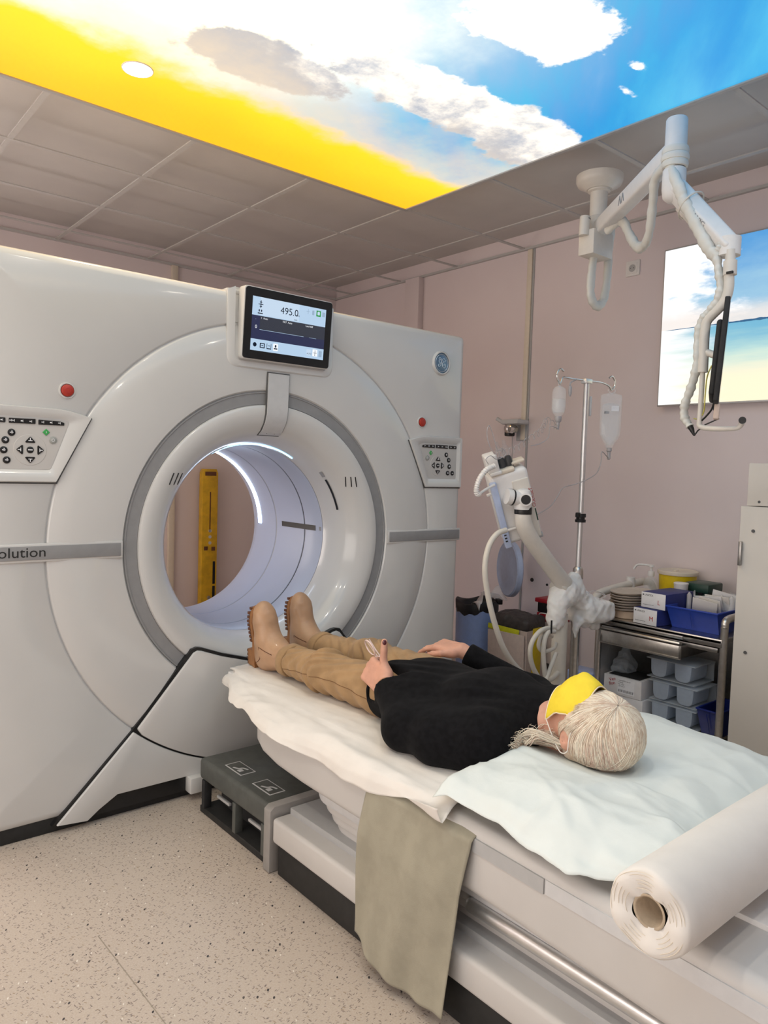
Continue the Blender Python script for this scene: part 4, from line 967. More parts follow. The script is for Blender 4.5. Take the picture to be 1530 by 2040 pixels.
# ---- boots: sole towards the gantry, toes up
def boot(an, tilt, splay, yoff):
    H = A((an[0], an[1]+.090, .520)); up = nrm((splay, tilt, 1)); fw = nrm(A((0, -1, 0))-up*np.dot((0, -1, 0), up)); sd = np.cross(up, fw)  # up: heel->toe, fw: sole->instep
    def P(u, f_, s2=0): return H+up*u+fw*f_+sd*s2
    lo = H-A((.12, .30, .04)); hi = H+A((.12, .10, .31))
    B = SDF(lo, hi, .0035); leg = nrm(J['kn'+('L' if an is J['anL'] else 'R')]-an)
    B.cap(P(.040, .052), P(.105, .050), .043, .042, .03); B.cap(P(.105, .046), P(.185, .036), .042, .040, .03); B.cap(P(.185, .034), P(.226, .026), .040, .033, .02); B.cap(P(.165, .046), P(.085, .092), .036, .046, .03); B.rbox(P(.205, .034), (.040, .028, .032), .024, .02, np.stack([sd, fw, up], 1))
    B.cap(P(.050, .055), P(.085, .090), .044, .046, .03)
    top = an+leg*.17; B.cap(P(.060, .085), an+leg*.02, .046, .047, .03); B.cap(an+leg*.02, top, .047, .045, .03)
    B.plane(lambda X, Y, Z: -((X-H[0])*fw[0]+(Y-H[1])*fw[1]+(Z-H[2])*fw[2])+.016); B.plane(lambda X, Y, Z: .5145-Z+0*X+0*Y)
    B.disp(lambda X, Y, Z: .0010*wob((X, Y, Z), 6, 40))
    o = sdfobj('boot', B, 'boot_tan', body, 2); o['label'] = 'tan leather ankle boot'
    prof = [(.000, .040), (.02, .043), (.06, .040), (.10, .038), (.14, .043), (.18, .0475), (.215, .043), (.238, .028), (.243, .0)]
    def foot(f_, k): return [P(u+(.002 if u > .2 else 0), f_, w_*k) for u, w_ in prof]+[P(u, f_, -w_*k) for u, w_ in reversed(prof[:-1])]
    def slab(name, fa, fb, k, m):
        a = foot(fa, k); c = foot(fb, k); n = len(a); v = a+c; f = [tuple(range(n)), tuple(range(2*n-1, n-1, -1))]+[(i, i+n, (i+1) % n+n, (i+1) % n) for i in range(n)]
        return link(name, fix(pyd(v, f)), m, o, math.radians(35))
    slab('welt', .022, .013, 1.035, 'boot_sole'); slab('sole', .014, .001, 1.0, 'boot_sole')
    lug = []
    for k in range(9):
        u = .105+.0155*k; w_ = float(np.interp(u, [p[0] for p in prof], [p[1] for p in prof]))
        M = frame(Vector(P(u, -.005)), Vector(up), Vector(sd)); v, f = gbox((0, 0, 0), (.0095, 2*w_+.004, .016)); lug.append(([M @ Vector(p) for p in v], f))
    multi('tread', lug, 'boot_tread', o)
    M = frame(Vector(P(.034, -.016)), Vector(up), Vector(sd)); v, f = gbox((0, 0, 0), (.062, .074, .040)); hl = multi('heel', [([M @ Vector(p) for p in v], f)], 'boot_sole', o)
    lug = []
    for k in range(4): M = frame(Vector(P(.010+.0155*k, -.038)), Vector(up), Vector(sd)); v, f = gbox((0, 0, 0), (.010, .074, .008)); lug.append(([M @ Vector(p) for p in v], f))
    multi('tread', lug, 'boot_tread', o)
    tree = bvh(o); cv = [P(.028+.030*i/8, .034+.055*(i/8)**.6) for i in range(9)]+[P(.098-.012*i/6, .075+.012*i) for i in range(7)]
    pts = []
    for p in cv:
        h_ = tree.find_nearest(Vector(p)-Vector(sd)*-.0+Vector((-.08, -.02, .02)))
        q = tree.ray_cast(Vector(p)+Vector((-.15, 0, 0)), Vector((1, 0, 0)))
        if q[0] is not None: pts.append(q[0])
    if len(pts) > 3: tube('stitched_seam', pts, .0017, 'boot_tread', o, 5, raw=True)
    return o
boot(J['anL'], -.06, -.10, 0); boot(J['anR'], -.04, -.02, 0)
# ---- face mask
def mask_pt(u, v):
    th = (u-.5)*2*1.38; x = .0685*math.sin(th)*(1-.22*max(0, v-.6)); yy = -.006+v*.112; c = hc
    z = .012+.088*math.cos(th)+.020*math.exp(-((u-.5)/.16)**2)*math.exp(-((v-.34)/.30)**2)+.006*math.exp(-((u-.5)/.3)**2)
    z -= .045*max(0, v-.62)**1.2*2.2; z += .0018*math.sin(v*PI*6)
    return c[0]+x, c[1]+yy+.006*math.sin(u*PI)*(v-.5), c[2]+z+.010*min(1, v/.25)-.002
mk = grid('face_mask', mask_pt, 30, 26, 'mask_yellow', body, .0015)
for vv in (0., 1.): tube('mask_edge', [mask_pt(i/20, vv) for i in range(21)], .0018, 'mask_edge', mk, 5, raw=True)
for sx in (0, 1):
    tube('mask_edge', [mask_pt(sx, i/12) for i in range(13)], .0018, 'mask_edge', mk, 5, raw=True); sg = -1 if sx == 0 else 1
    ear = hc+A((sg*.088, .030, -.030)); a = A(mask_pt(sx, .02)); c = A(mask_pt(sx, .98))
    tube('ear_loop', [a, a*.5+(ear+A((0, -.018, .028)))*.5+A((sg*.010, 0, .0)), ear+A((sg*.002, -.018, .018)), ear+A((sg*.002, -.014, -.014)), ear+A((sg*.003, .006, -.020)), c*.5+ear*.5+A((sg*.010, 0, -.006)), c], .0014, 'strap_white', mk, 5, 8)
# ---- hair: a soft cap with strands combed out from the crown
WH = nrm((-.16, -.50, .85)); hr = SDF(hc-.2, hc+.2, .005)
hr.ell(hc+A((0, -.016, -.004)), (.091, .107, .096), .0); hr.ell(hc+A((0, .048, .062)), (.068, .064, .062), .0, cut=True); hr.ell(hc+A((0, .10, .02)), (.15, .06, .10), 0, cut=True)
for sx in (-1, 1): hr.ell(hc+A((sx*.10, .036, -.024)), (.030, .024, .030), 0, cut=True)
hr.cap(hc+A((-.04, .03, -.062)), hc+A((.04, .03, -.062)), .026, .026, .02); hr.plane(lambda X, Y, Z: .5725-.02*(Y < 1.0)-Z+0*X)
hair = sdfobj('hair', hr, 'hair_blond', body, 2); hair['label'] = 'straight blond hair with ash roots'
e1 = nrm(np.cross(WH, (0, 1, 0))); e2 = np.cross(WH, e1); rad = A((.0915, .108, .0965)); ST = {0: [], 1: [], 2: []}
rs = np.random.default_rng(3)
for i in range(4200):
    ph = rs.uniform(0, 2*PI); dirn = e1*math.cos(ph)+e2*math.sin(ph); face = dirn[2]*.5+dirn[1]*.6
    tmax = rs.uniform(.80, 1.02) if face > .45 else rs.uniform(1.75, 2.45); tmax *= 1.0 if dirn[2] < .3 else .98
    lift = rs.uniform(.0, .0040)+.004*max(0, math.sin(ph*5+1))*rs.random(); cv = .30*math.sin(ph*2+.7)+rs.normal(0, .05); N_ = 11; pts = []; t0 = rs.uniform(.02, .40)
    for k in range(N_):
        th = t0+(tmax-t0)*k/(N_-1); a = ph+cv*th*th+.03*math.sin(5*th+ph*9); dd = e1*math.cos(a)+e2*math.sin(a); q = WH*math.cos(th)+dd*math.sin(th)
        q = q/np.linalg.norm(q/1.0); p = hc+A((0, -.016, -.004))+q*(rad+lift*math.sin(PI*min(1, k/(N_-1)+.15))+.001)
        if p[2] < .5745: p[2] = .5745+.001*rs.random()
        # keep the face free
        if (p[1]-hc[1]) > .022 and (p[2]-hc[2]) > .030: break
        if min(np.linalg.norm(p-(hc+A((sx*.082, .032, -.024)))) for sx in (-1, 1)) < .024: break
        pts.append(p)
    if len(pts) < 5: continue
    w_ = rs.uniform(.0006, .0012); R = [w_*.5]+[w_]*(len(pts)-3)+[w_*.6, w_*.15]
    ST[0 if rs.random() < .55 else 1].append(gtube(pts, R, 4, cap=False))
def push(p, e=.004):
    """keep a hair point outside the sweater and above the pillow paper"""
    p = A(p, float).copy()
    if p[1] < 1.20: p[2] = max(p[2], .594)
    for _ in range(5):
        q = (p-s_.lo)/s_.h; i_ = np.clip(np.round(q).astype(int), 1, s_.n-2); d_ = float(s_.g[tuple(i_)])
        if d_ >= e or d_ > .5: break
        gr = A([float(s_.g[tuple(i_+np.eye(3, dtype=int)[a_])]-s_.g[tuple(i_-np.eye(3, dtype=int)[a_])]) for a_ in range(3)]); nn = np.linalg.norm(gr)
        if nn < 1e-6: break
        p = p+gr/nn*(e-d_)
    return p
for lk in range(16):   # wavy locks spilling over the near shoulder onto the sheet
    st_ = A((1.525+rs.uniform(-.012, .055), hc[1]+rs.uniform(.035, .065), .602+rs.uniform(-.008, .018))); L = rs.uniform(.045, .115); dx = rs.uniform(-.085, .0); lf = rs.uniform(.0, .030)
    am = rs.uniform(.006, .014); fq = rs.uniform(.6, 1.2); p0 = rs.uniform(0, 6.28); cur = rs.choice([-1, 1])*rs.uniform(.010, .020); ncur = rs.uniform(2.0, 4.6); cl = []
    for k in range(20):
        t_ = k/19; cl.append(st_+A((dx*t_+am*math.sin(fq*6.28*t_+p0)*t_, L*t_, lf*math.sin(PI*t_*.85)+am*.7*math.cos(fq*6.28*t_+p0)*t_-.018*t_)))
    dE = nrm(cl[-1]-cl[-2]); sE = nrm(np.cross(dE, (0, 0, 1)))
    for k in range(1, 13): an = k/12*ncur; cl.append(cl[19]+dE*abs(cur)*math.sin(an)+sE*cur*(1-math.cos(an))+A((0, 0, .010*math.sin(an*.6))))
    for c_ in cl: c_[:] = push(c_)
    for k in range(34 if lk < 12 else 12):
        o1, o2 = rs.normal(0, .0042, 2); ph_ = rs.uniform(0, 6.28); cut_ = int(rs.integers(22, 33)); pts = []
        for m_, c_ in enumerate(cl[:cut_]):
            t_ = m_/31; sp = (.6+1.3*t_)*(1 if lk < 12 else 2.2); p = c_+A((o1*sp, .003*math.sin(ph_+m_*.5), o2*sp))+A((1, 0, .6))*.0022*math.sin(ph_+m_*.55)*t_*2
            p = push(p, .0015); pts.append(p)
        Pm = A(pts)
        for _ in range(3): Pm[1:-1] = (Pm[:-2]+2*Pm[1:-1]+Pm[2:])/4
        pts = list(Pm); w_ = rs.uniform(.0005, .0010); ST[2 if rs.random() < .65 else 0].append(gtube(pts, [w_]*(len(pts)-3)+[w_*.7, w_*.4, w_*.1], 4, cap=False))
for k, nm in ((0, 'hair_blond'), (1, 'hair_light'), (2, 'hair_light')):
    vv = np.concatenate([A([tuple(p) for p in v]) for v, f in ST[k]]); off = 0; ff = []
    for v, f in ST[k]: ff.append(A(f)+off); off += len(v)
    o = link('hair_strands', npmesh(vv, np.concatenate(ff), 'hair_strands'), nm, hair, True); o['kind'] = 'stuff'
# ---- bracelets
wl = J['wrL']; ax = nrm(J['wrL']-J['elL']); u1 = nrm(np.cross(ax, (0, 0, 1))); u2 = np.cross(u1, ax)
def bangle(off, r, th, m, nm):
    c = wl+ax*off; return tube(nm, [c+u1*r*math.cos(2*PI*i/28)+u2*r*math.sin(2*PI*i/28) for i in range(28)], th, m, body, 6, closed=True, raw=True)
b1 = bangle(-.004, .0285, .0014, 'bronze', 'bracelet'); b2 = bangle(-.020, .0295, .0012, 'bronze', 'bracelet')
for par, off, r, a in ((b1, -.004, .031, -.5), (b2, -.020, .032, -.8), (b2, -.022, .034, -1.3)):
    c = wl+ax*off+u1*r*math.cos(a)+u2*r*math.sin(a); lathe('bead', [(0, -.0055), (.004, -.004), (.0055, 0), (.004, .004), (0, .0055)], 'pearl', par, 12, 'Z', tuple(c))
# ================================================================== INJECTOR, DRIP STAND, WASTE CORNER
def q2(x, y, Y=2.00): return on(x, y, Y=Y)
def pts2(L, Y=2.00): return [q2(x, y, Y) for x, y in L]
ICX = q2(1113, 1300).x
ij = thing('contrast_injector', 'white contrast injector head on a bent arm and floor pedestal', 'injector', (ICX, 2.00, 0))
for k in range(5):
    a = 2*PI*k/5+.942; tube('base_leg', [(ICX, 2.00, .075), (ICX+.10*math.cos(a), 2.00+.10*math.sin(a), .07), (ICX+.20*math.cos(a), 2.00+.20*math.sin(a), .052)], .018, 'white_plastic', ij, 8, 4)
    lathe('caster', [(.012, -.012), (.025, -.011), (.026, 0), (.025, .011), (.012, .012)], 'black_rubber', ij, 16, 'Y', (ICX+.20*math.cos(a), 2.00+.20*math.sin(a), .026))
lathe('column', [(.045, .05), (.045, .09), (.034, .10), (.034, .66)], 'cable_white', ij, 28, 'Z', (ICX, 2.00, 0)); box('label', (ICX-.026, 1.972, .30), (.004, .03, .05), 'grey_button', ij, .001, rot=(0, 0, .7))
arm = [q2(1120, 1162), q2(1100, 1137), q2(1075, 1103), q2(1053, 1072), q2(1042, 1050), q2(1038, 1032), q2(1038, 1018)]
tube('arm', [Vector((p.x, p.y-.01, p.z)) for p in arm], [.040, .037, .036, .036, .036, .035, .034], 'warm_plastic', ij, 18, 6)
tube('arm_joint', [q2(1112, 1175), q2(1123, 1160)], .045, 'warm_plastic', ij, 18, raw=True)
lathe('swivel_ring', [(.036, 0), (.037, .004), (.037, .026), (.036, .030)], 'black_plastic', ij, 24, 'Z', tuple(q2(1038, 1024)-Vector((0, .01, 0))))
sv = q2(1037, 1000); lathe('swivel', [(.034, -.035), (.036, -.02), (.036, .025), (.030, .045), (.015, .052), (0, .053)], 'white_plastic', ij, 24, 'Z', (sv.x, sv.y-.012, sv.z+.004))
vd = Vector((.75, .66, 0)).normalized(); sc_ = Vector((sv.x, sv.y-.012, sv.z+.012))
tube('swivel_axle', [sc_+Vector((.004, -.004, 0)), sc_+Vector((-.07, .03, .01))], .032, 'white_plastic', ij, 22, raw=True); tube('axle_hub', [sc_+Vector((.016, 0, 0)), sc_-vd*.056+Vector((.016, 0, 0))], .0265, 'white_plastic', ij, 22, raw=True); tube('axle_cap', [sc_-vd*.054+Vector((.016, 0, 0)), sc_-vd*.0595+Vector((.016, 0, 0))], .020, 'black_plastic', ij, 22, raw=True)
tube('axle_ring', [sc_+Vector((-.042, .018, .006)), sc_+Vector((-.048, .021, .007))], .0335, 'black_plastic', ij, 22, raw=True)
# injector head: tilted body built in its own frame (u across, v up its axis)
hv = (q2(1003, 935)-q2(1037, 1072)).normalized(); hu = Vector((.80, -.55, 0)); hu = (hu-hv*hu.dot(hv)).normalized(); hO = q2(1023, 1003, 2.06)
MH = frame(hO, hu, hv)
def hbox(name, c, s, m, par=ij, bev=.008, seg=3): o = box(name, (0, 0, 0), s, m, par, bev, seg); o.data.transform(MH @ Matrix.Translation(c)); return o
hd = hbox('injector_head', (0, 0, -.01), (.165, .315, .12), 'white_plastic', ij, .020, 4)
hbox('side_reflection_panel', (-.074, -.015, .052), (.028, .30, .030), 'lid_blue', hd, .006); hbox('back_panel', (.040, -.02, .052), (.070, .27, .010), 'warm_plastic', hd, .004); hbox('end_cap', (.045, -.158, -.005), (.080, .022, .10), 'mid_grey', hd, .005)  # side panel: bluish reflected light on the white head, put in as colour
hbox('top_collar', (-.020, .163, 0), (.105, .020, .10), 'cream_plastic', hd, .008); hbox('collar_tab', (.055, .180, 0), (.06, .012, .05), 'cream_plastic', hd, .005)
hbox('syringe_block', (-.055, .210, .02), (.050, .075, .07), 'white_plastic', hd, .006); hbox('syringe_block_foot', (-.050, .168, .03), (.050, .014, .06), 'white_plastic', hd, .004)
for u in (-.010, .020):
    o = lathe('syringe', [(.0, .16), (.019, .16), (.019, .245), (.008, .262), (.005, .285), (0, .285)], 'clear_plastic', hd, 18, 'Y'); o.data.transform(MH @ Matrix.Translation((u, 0, .01)))
    o = lathe('plunger', [(0, .158), (.016, .158), (.016, .205), (.010, .215), (0, .216)], 'black_plastic', hd, 16, 'Y'); o.data.transform(MH @ Matrix.Translation((u, 0, .01)))
hbox('handle_bar', (-.092, .08, .03), (.03, .012, .012), 'white_plastic', hd, .004); hbox('slot_bar', (-.045, -.085, .062), (.05, .010, .010), 'white_plastic', hd, .004)
for k in range(4): hbox('mark', (-.078, -.088-.014*k, .0685), (.010, .006, .001), 'print_black', hd, 0)
hbox('green_stripe', (.074, -.055, .0575), (.005, .055, .001), 'dark_green', hd, 0)
text('lettering', 'GUERBET', .021, MH @ Matrix.Translation((.080, -.020, .0578)) @ Matrix.Rotation(PI/2, 4, 'Z'), 'print_red', hd, .0003)
# corrugated hose beside the head
hp = spline(pts2([(985, 928), (968, 937), (955, 955), (949, 975), (953, 984), (968, 975), (985, 966)], 2.03), 14); n = len(hp)
tube('corrugated_hose', hp, [.0105+.0022*math.sin(i*2.2) if i < n*.7 else .006 for i in range(n)], 'white_plastic', hd, 8, raw=True)
tube('signal_cable', pts2([(1008, 1056), (990, 1064), (974, 1088), (966, 1130), (971, 1180), (985, 1240), (1005, 1295), (1035, 1335), (1070, 1354), (1095, 1354), (1112, 1340)], 1.975), .0115, 'cable_white', ij, 10, 8)
tube('cable_coil', pts2([(1105, 1250), (1080, 1255), (1062, 1275), (1056, 1300), (1062, 1330), (1080, 1362), (1095, 1395)], 1.955), .0105, 'cable_white', ij, 8, 8)
tube('cable_coil', pts2([(1105, 1258), (1090, 1262), (1083, 1290), (1084, 1330), (1090, 1370), (1098, 1400)], 1.945), .0105, 'cable_white', ij, 8, 8)
tube('cable_coil', pts2([(1100, 1268), (1082, 1262), (1073, 1285), (1082, 1298), (1102, 1292), (1108, 1280)], 1.965), .009, 'cable_white', ij, 8, 8)
tube('cable_coil', pts2([(1108, 1300), (1095, 1335), (1082, 1370), (1070, 1395)], 1.935), .0095, 'cable_white', ij, 8, 6); tube('cable_tie', pts2([(1099, 1236), (1098, 1262)], 1.935), .004, 'black_plastic', ij, 6, raw=True)
# crumpled plastic bag pulled over the joint
cb = [q2(1125, 1172), q2(1150, 1200), q2(1185, 1215)]; lo = Vector((2.62, 1.84, .50)); hi = Vector((3.14, 2.16, .90))
B = SDF(lo, hi, .006); B.ell(q2(1122, 1185), (.062, .06, .062), .03); B.cap(q2(1125, 1172), q2(1165, 1200), .048, .048, .04); B.rbox(q2(1172, 1216), (.085, .075, .052), .03, .03)
B.rbox(q2(1190, 1214), (.050, .07, .045), .018, .02); B.cap(q2(1145, 1150), q2(1147, 1175), .028, .040, .02); B.cap(q2(1110, 1205), q2(1106, 1238), .046, .040, .03); B.cap(q2(1150, 1235), q2(1146, 1268), .022, .008, .03); B.cap(q2(1165, 1240), q2(1185, 1246), .026, .022, .03)
B.disp(lambda X, Y, Z: .008*np.abs(wob((X, Y, Z), 31, 48))-.006*np.abs(wob((X, Y, Z), 33, 26))+.0025*wob((X, Y, Z), 35, 110))
pb = sdfobj('plastic_bag', B, 'bag_white', None, 1); tag(pb, 'crumpled white plastic bag wrapped round the injector pedestal joint', 'plastic bag')
tube('bag_rim', pts2([(1168, 1183), (1180, 1178), (1198, 1182), (1206, 1188), (1195, 1194)], 1.91), .004, 'clear_plastic', pb, 6, 6)
# drip stand
IX, IY = q2(1152, 1130, 2.03).x, 2.03
TZ = q2(1160, 757, 2.03).z
iv = thing('drip_stand', 'metal drip stand with two hooks holding infusion bags', 'drip stand', (IX, IY, 0))
for k in range(4): a = PI/4+PI/2*k; tube('base_leg', [(IX, IY, .024), (IX+.07*math.cos(a), IY+.07*math.sin(a), .012), (IX+.13*math.cos(a), IY+.13*math.sin(a), .010)], .010, 'steel', iv, 8, 4)
lathe('lower_pole', [(.021, .012), (.021, .80), (.024, .805), (.024, .85), (.016, .86)], 'steel', iv, 20, 'Z', (IX, IY, 0)); lathe('upper_pole', [(.0125, .75), (.0125, TZ-.01)], 'aluminium', iv, 18, 'Z', (IX, IY, 0))
zc = q2(1147, 1032, 2.03).z; lathe('clamp', [(.0135, 0), (.024, 0), (.025, .012), (.020, .014), (.020, .022), (.025, .024), (.024, .040), (.0135, .040)], 'black_plastic', iv, 20, 'Z', (IX, IY, zc-.02)); box('clamp_knob', (IX-.028, IY-.005, zc+.015), (.02, .016, .022), 'black_plastic', iv, .003)
cd_ = Vector((.93, -.10, 0)).normalized()
box('cross_block', (IX, IY, TZ-.003), (.05, .03, .022), 'aluminium', iv, .003); O_ = Vector((IX, IY, TZ)); hk = {}
for s in (-1, 1):
    e = O_+cd_*.155*s; up_ = Vector((0, 0, 1)); P_ = [O_, O_+cd_*.10*s, e+cd_*.0*s-up_*.012*(s > 0)*1, e+cd_*s*.018-up_*.028, e+cd_*s*.036-up_*.012, e+cd_*s*.040+up_*.016, e+cd_*s*.020+up_*.036, e+cd_*s*.0+up_*.028]
    tube('hook', P_, .0042, 'chrome', iv, 8, 8); hk[s] = e+cd_*s*.022-up_*.022
box('cable_clip', (IX+.022, IY-.01, TZ-.115), (.006, .012, .09), 'light_grey', iv, .002)
def bagmesh(w, h, t, neck, m, name, par, c):
    """flat pouch: lens section, shoulders and tapered outlet; c = hanging point"""
    v, f = [], []; n = 20; prof = [(0, .012), (.02, w*.30), (.04, w*.47), (.10, w*.5), (.5, w*.5), (.74, w*.49), (.86, w*.34), (.93, w*.20), (1, neck)]
    for s_, hw in prof:
        for i in range(n): a = 2*PI*i/n; d = Vector((.80, -.60, 0))*math.cos(a)*hw+Vector((.60, .80, 0))*math.sin(a)*min(hw, t*(.35+.65*math.sin(min(1, s_*1.6)*PI*.5))*.5); v.append(c+d-Vector((0, 0, s_*h)))
    for j in range(len(prof)-1):
        for i in range(n): k = (i+1) % n; f.append((j*n+i, j*n+k, (j+1)*n+k, (j+1)*n+i))
    f += [tuple(range(n)), tuple(range((len(prof)-1)*n, len(prof)*n))]; return link(name, fix(pyd(v, f)), m, par, True)
c = hk[1]-Vector((0, 0, .018)); ba = thing('infusion_bag', 'large clear infusion bag hanging from the hook above the cart', 'infusion bag', tuple(c-Vector((0, 0, .27))))
bagmesh(.105, .262, .045, .014, 'clear_bag', 'pouch', ba, c); bagmesh(.085, .20, .03, .012, 'fluid', 'fluid', ba, c-Vector((0, 0, .048)))
tube('hanger_loop', [c+Vector((0, 0, -.006)), c+Vector((.014, -.01, .010)), c+Vector((0, 0, .024)), c+Vector((-.014, .01, .010)), c+Vector((0, 0, -.006))], .003, 'clear_bag', ba, 6, 6)
lathe('port', [(.012, 0), (.013, -.014), (.008, -.02), (.009, -.05), (.004, -.056)], 'thin_tube', ba, 14, 'Z', tuple(c-Vector((0, 0, .26))))
box('print', c-Vector((.028, -.004, .095)), (.022, .003, .012), 'print_grey', ba, 0, rot=(0, 0, -.64)); box('print_white', c-Vector((-.001, .022, .075)), (.035, .002, .026), 'key_white', ba, 0, rot=(0, 0, -.64))
tube('drip_line', [c-Vector((0, 0, .31)), q2(1199, 900), q2(1197, 922), q2(1188, 943), q2(1170, 955), q2(1148, 964), q2(1122, 972), q2(1110, 990), q2(1095, 1010), q2(1072, 1024), q2(1055, 1032)], .0022, 'thin_tube', ba, 6, 8)
c = hk[-1]-Vector((0, 0, .016)); bb = thing('infusion_bottle', 'small clear infusion bottle with coiled line hanging from the drip stand', 'infusion bottle', tuple(c-Vector((0, 0, .15))))
lathe('bottle', [(0, 0), (.012, -.002), (.026, -.012), (.031, -.03), (.031, -.105), (.026, -.122), (.014, -.135), (.012, -.15), (0, -.15)], 'clear_bag', bb, 22, 'Z', tuple(c)); lathe('fluid', [(0, -.06), (.028, -.06), (.028, -.104), (.022, -.12), (0, -.122)], 'fluid', bb, 20, 'Z', tuple(c))
lathe('cap', [(.014, -.136), (.016, -.140), (.014, -.158), (.008, -.164), (.006, -.195), (0, -.195)], 'thin_tube', bb, 16, 'Z', tuple(c)); tube('hanger_loop', [c+Vector((0, 0, -.006)), c+Vector((.010, 0, .010)), c+Vector((0, 0, .022)), c+Vector((-.010, 0, .010)), c+Vector((0, 0, -.006))], .0025, 'clear_bag', bb, 6, 6)
ctr = spline([c-Vector((0, 0, .19)), q2(1090, 838), q2(1078, 858), q2(1055, 875), q2(1030, 893), q2(1005, 902), q2(988, 905)], 40); coil = []
for i, p in enumerate(ctr):
    t_ = i/len(ctr); a = i*.40; R = .015*(1 if t_ > .02 else t_*50); coil.append(p+Vector((math.cos(a)*R*.8, 0, math.sin(a)*R)))
tube('coiled_line', coil, .0011, 'thin_tube', bb, 5, raw=True); tube('straight_line', [c-Vector((0, 0, .19)), q2(1096, 850), q2(1092, 872), q2(1075, 884), q2(1058, 888)], .0018, 'thin_tube', bb, 5, 8)
dv = q2(1136, 772, 2.03); dr = tube('line_connector', [O_-cd_*.07, dv+Vector((0, 0, .02)), dv, dv-Vector((0, 0, .03))], .0035, 'thin_tube', None, 6, 6); tag(dr, 'small clear line connector dangling from the cross bar of the drip stand', 'connector')
lathe('connector_body', [(.003, .02), (.008, .012), (.008, -.015), (.004, -.03)], 'thin_tube', dr, 10, 'Z', tuple(dv-Vector((0, 0, .01))))
lp = tube('tube_loop', pts2([(985, 905), (974, 885), (970, 862), (974, 848), (980, 860), (986, 880), (992, 897), (1000, 893), (1008, 905), (990, 915), (978, 908), (968, 915), (973, 925)], 2.03), .0018, 'thin_tube', None, 5, 8); tag(lp, 'loop of thin clear tubing standing up from the injector syringes', 'tubing')
# wall clamp bracket
wk = thing('wall_bracket', 'grey wall rail bracket with chrome clamp and lever on the side wall', 'bracket', (XR, 3.08, 1.57))
bo = on(1041, 856, X=XR-.005); box('plate', (XR-.006, bo.y, bo.z), (.012, .09, .14), 'mid_grey', wk, .003)
o1 = on(1022, 846, X=XR-.07); box('arm', (XR-.06, bo.y+.02, bo.z+.045), (.11, .14, .030), 'light_grey', wk, .008); tube('lever', [o1+Vector((0, .04, .01)), on(1003, 842, X=XR-.08), on(990, 834, X=XR-.09)], .013, 'light_grey', wk, 10, 4)
lathe('clamp_wheel', [(.012, -.05), (.030, -.04), (.034, -.01), (.026, .01), (.026, .03)], 'chrome', wk, 20, 'X', (XR-.075, bo.y+.03, bo.z+.002)); box('clamp_block', (XR-.07, bo.y+.05, bo.z-.02), (.05, .05, .05), 'black_plastic', wk, .008)
tube('hanging_wire', [(XR-.07, bo.y+.03, bo.z-.02), (XR-.05, bo.y+.03, bo.z-.3), (XR-.03, bo.y+.02, bo.z-.55)], .002, 'thin_tube', wk, 5, 6)
# blue pedal bin with open lid
bc = Vector((3.33, 3.045, 0)); bn = thing('pedal_bin', 'pale blue round waste bin with black liner beside the scanner', 'bin', tuple(bc))
lathe('drum', [(.105, .012), (.108, .02), (.122, .20), (.126, .488), (.121, .488), (.11, .05), (.0, .05)], 'pale_blue', bn, 40, 'Z', tuple(bc)); lathe('foot_ring', [(.112, 0), (.114, .014), (.104, .018)], 'black_rubber', bn, 36, 'Z', tuple(bc), close=False)
v, f = [], []; n = 48; pf_ = [(.128, .445), (.131, .47), (.130, .502), (.122, .51), (.108, .49), (.085, .44), (0, .42)]
for j, (r, z) in enumerate(pf_):
    for i in range(n): a = 2*PI*i/n; v.append(bc+Vector((r*math.cos(a)*(1+.02*math.sin(7*a+j)), r*math.sin(a)*(1+.02*math.sin(7*a+j)), z+.012*math.sin(3*a+1)*(j < 4)+.008*math.sin(11*a+j)*(j == 0))))
for j in range(len(pf_)-1):
    for i in range(n): k = (i+1) % n; f.append((j*n+i, j*n+k, (j+1)*n+k, (j+1)*n+i))
link('bin_liner', fix(pyd(v, f)), 'bag_black', bn, True); box('hinge', bc+Vector((.115, -.075, .50)), (.03, .06, .03), 'black_plastic', bn, .004, rot=(0, 0, -.5))
lc = Vector((3.475, 2.930, .705)); ln = Vector((-.90, .46, .10)).normalized(); ML = frame(lc, Vector((0, 0, 1)).cross(ln), (0, 0, 1))
o = lathe('lid', [(0, .012), (.10, .010), (.135, .004), (.160, .012), (.170, .006), (.172, -.020), (.165, -.028), (.14, -.022), (0, -.018)], 'lid_blue', bn, 44, 'Z'); o.data.transform(ML)
wp = thing('waste_paper', 'crumpled white paper towel on top of the waste bin', 'paper', tuple(bc+Vector((0, 0, .50))))
grid('sheet', lambda u, v: tuple(bc+Vector((-.13+.10*u+.05*v, -.05+.02*v+.09*(1-v)*u-.09*(1-u), .475+.075*v+.02*math.sin(u*4)+.015*math.sin(v*6+u*3)))), 10, 12, 'white_plastic', wp, .001)
grid('clear_wrap', lambda u, v: tuple(bc+Vector((.05+.12*u, -.06+.08*v-.04*u, .515+.03*math.sin(u*5+v*3)+.025*v+.02*u))), 10, 10, 'clear_bag', wp, .001)
pu = thing('purple_bag', 'small shiny purple plastic pouch by the scanner side above the waste bin', 'pouch', (3.205, 3.135, .47))
lathe('pouch', [(0, 0), (.020, .01), (.032, .045), (.028, .085), (.012, .12), (.004, .14)], 'purple_film', pu, 20, 'Z', (3.200, 3.165, .515)); tube('string', [(3.200, 3.165, .645), (3.198, 3.168, .70), (3.20, 3.165, .74)], .0025, 'black_plastic', pu, 5, 4)
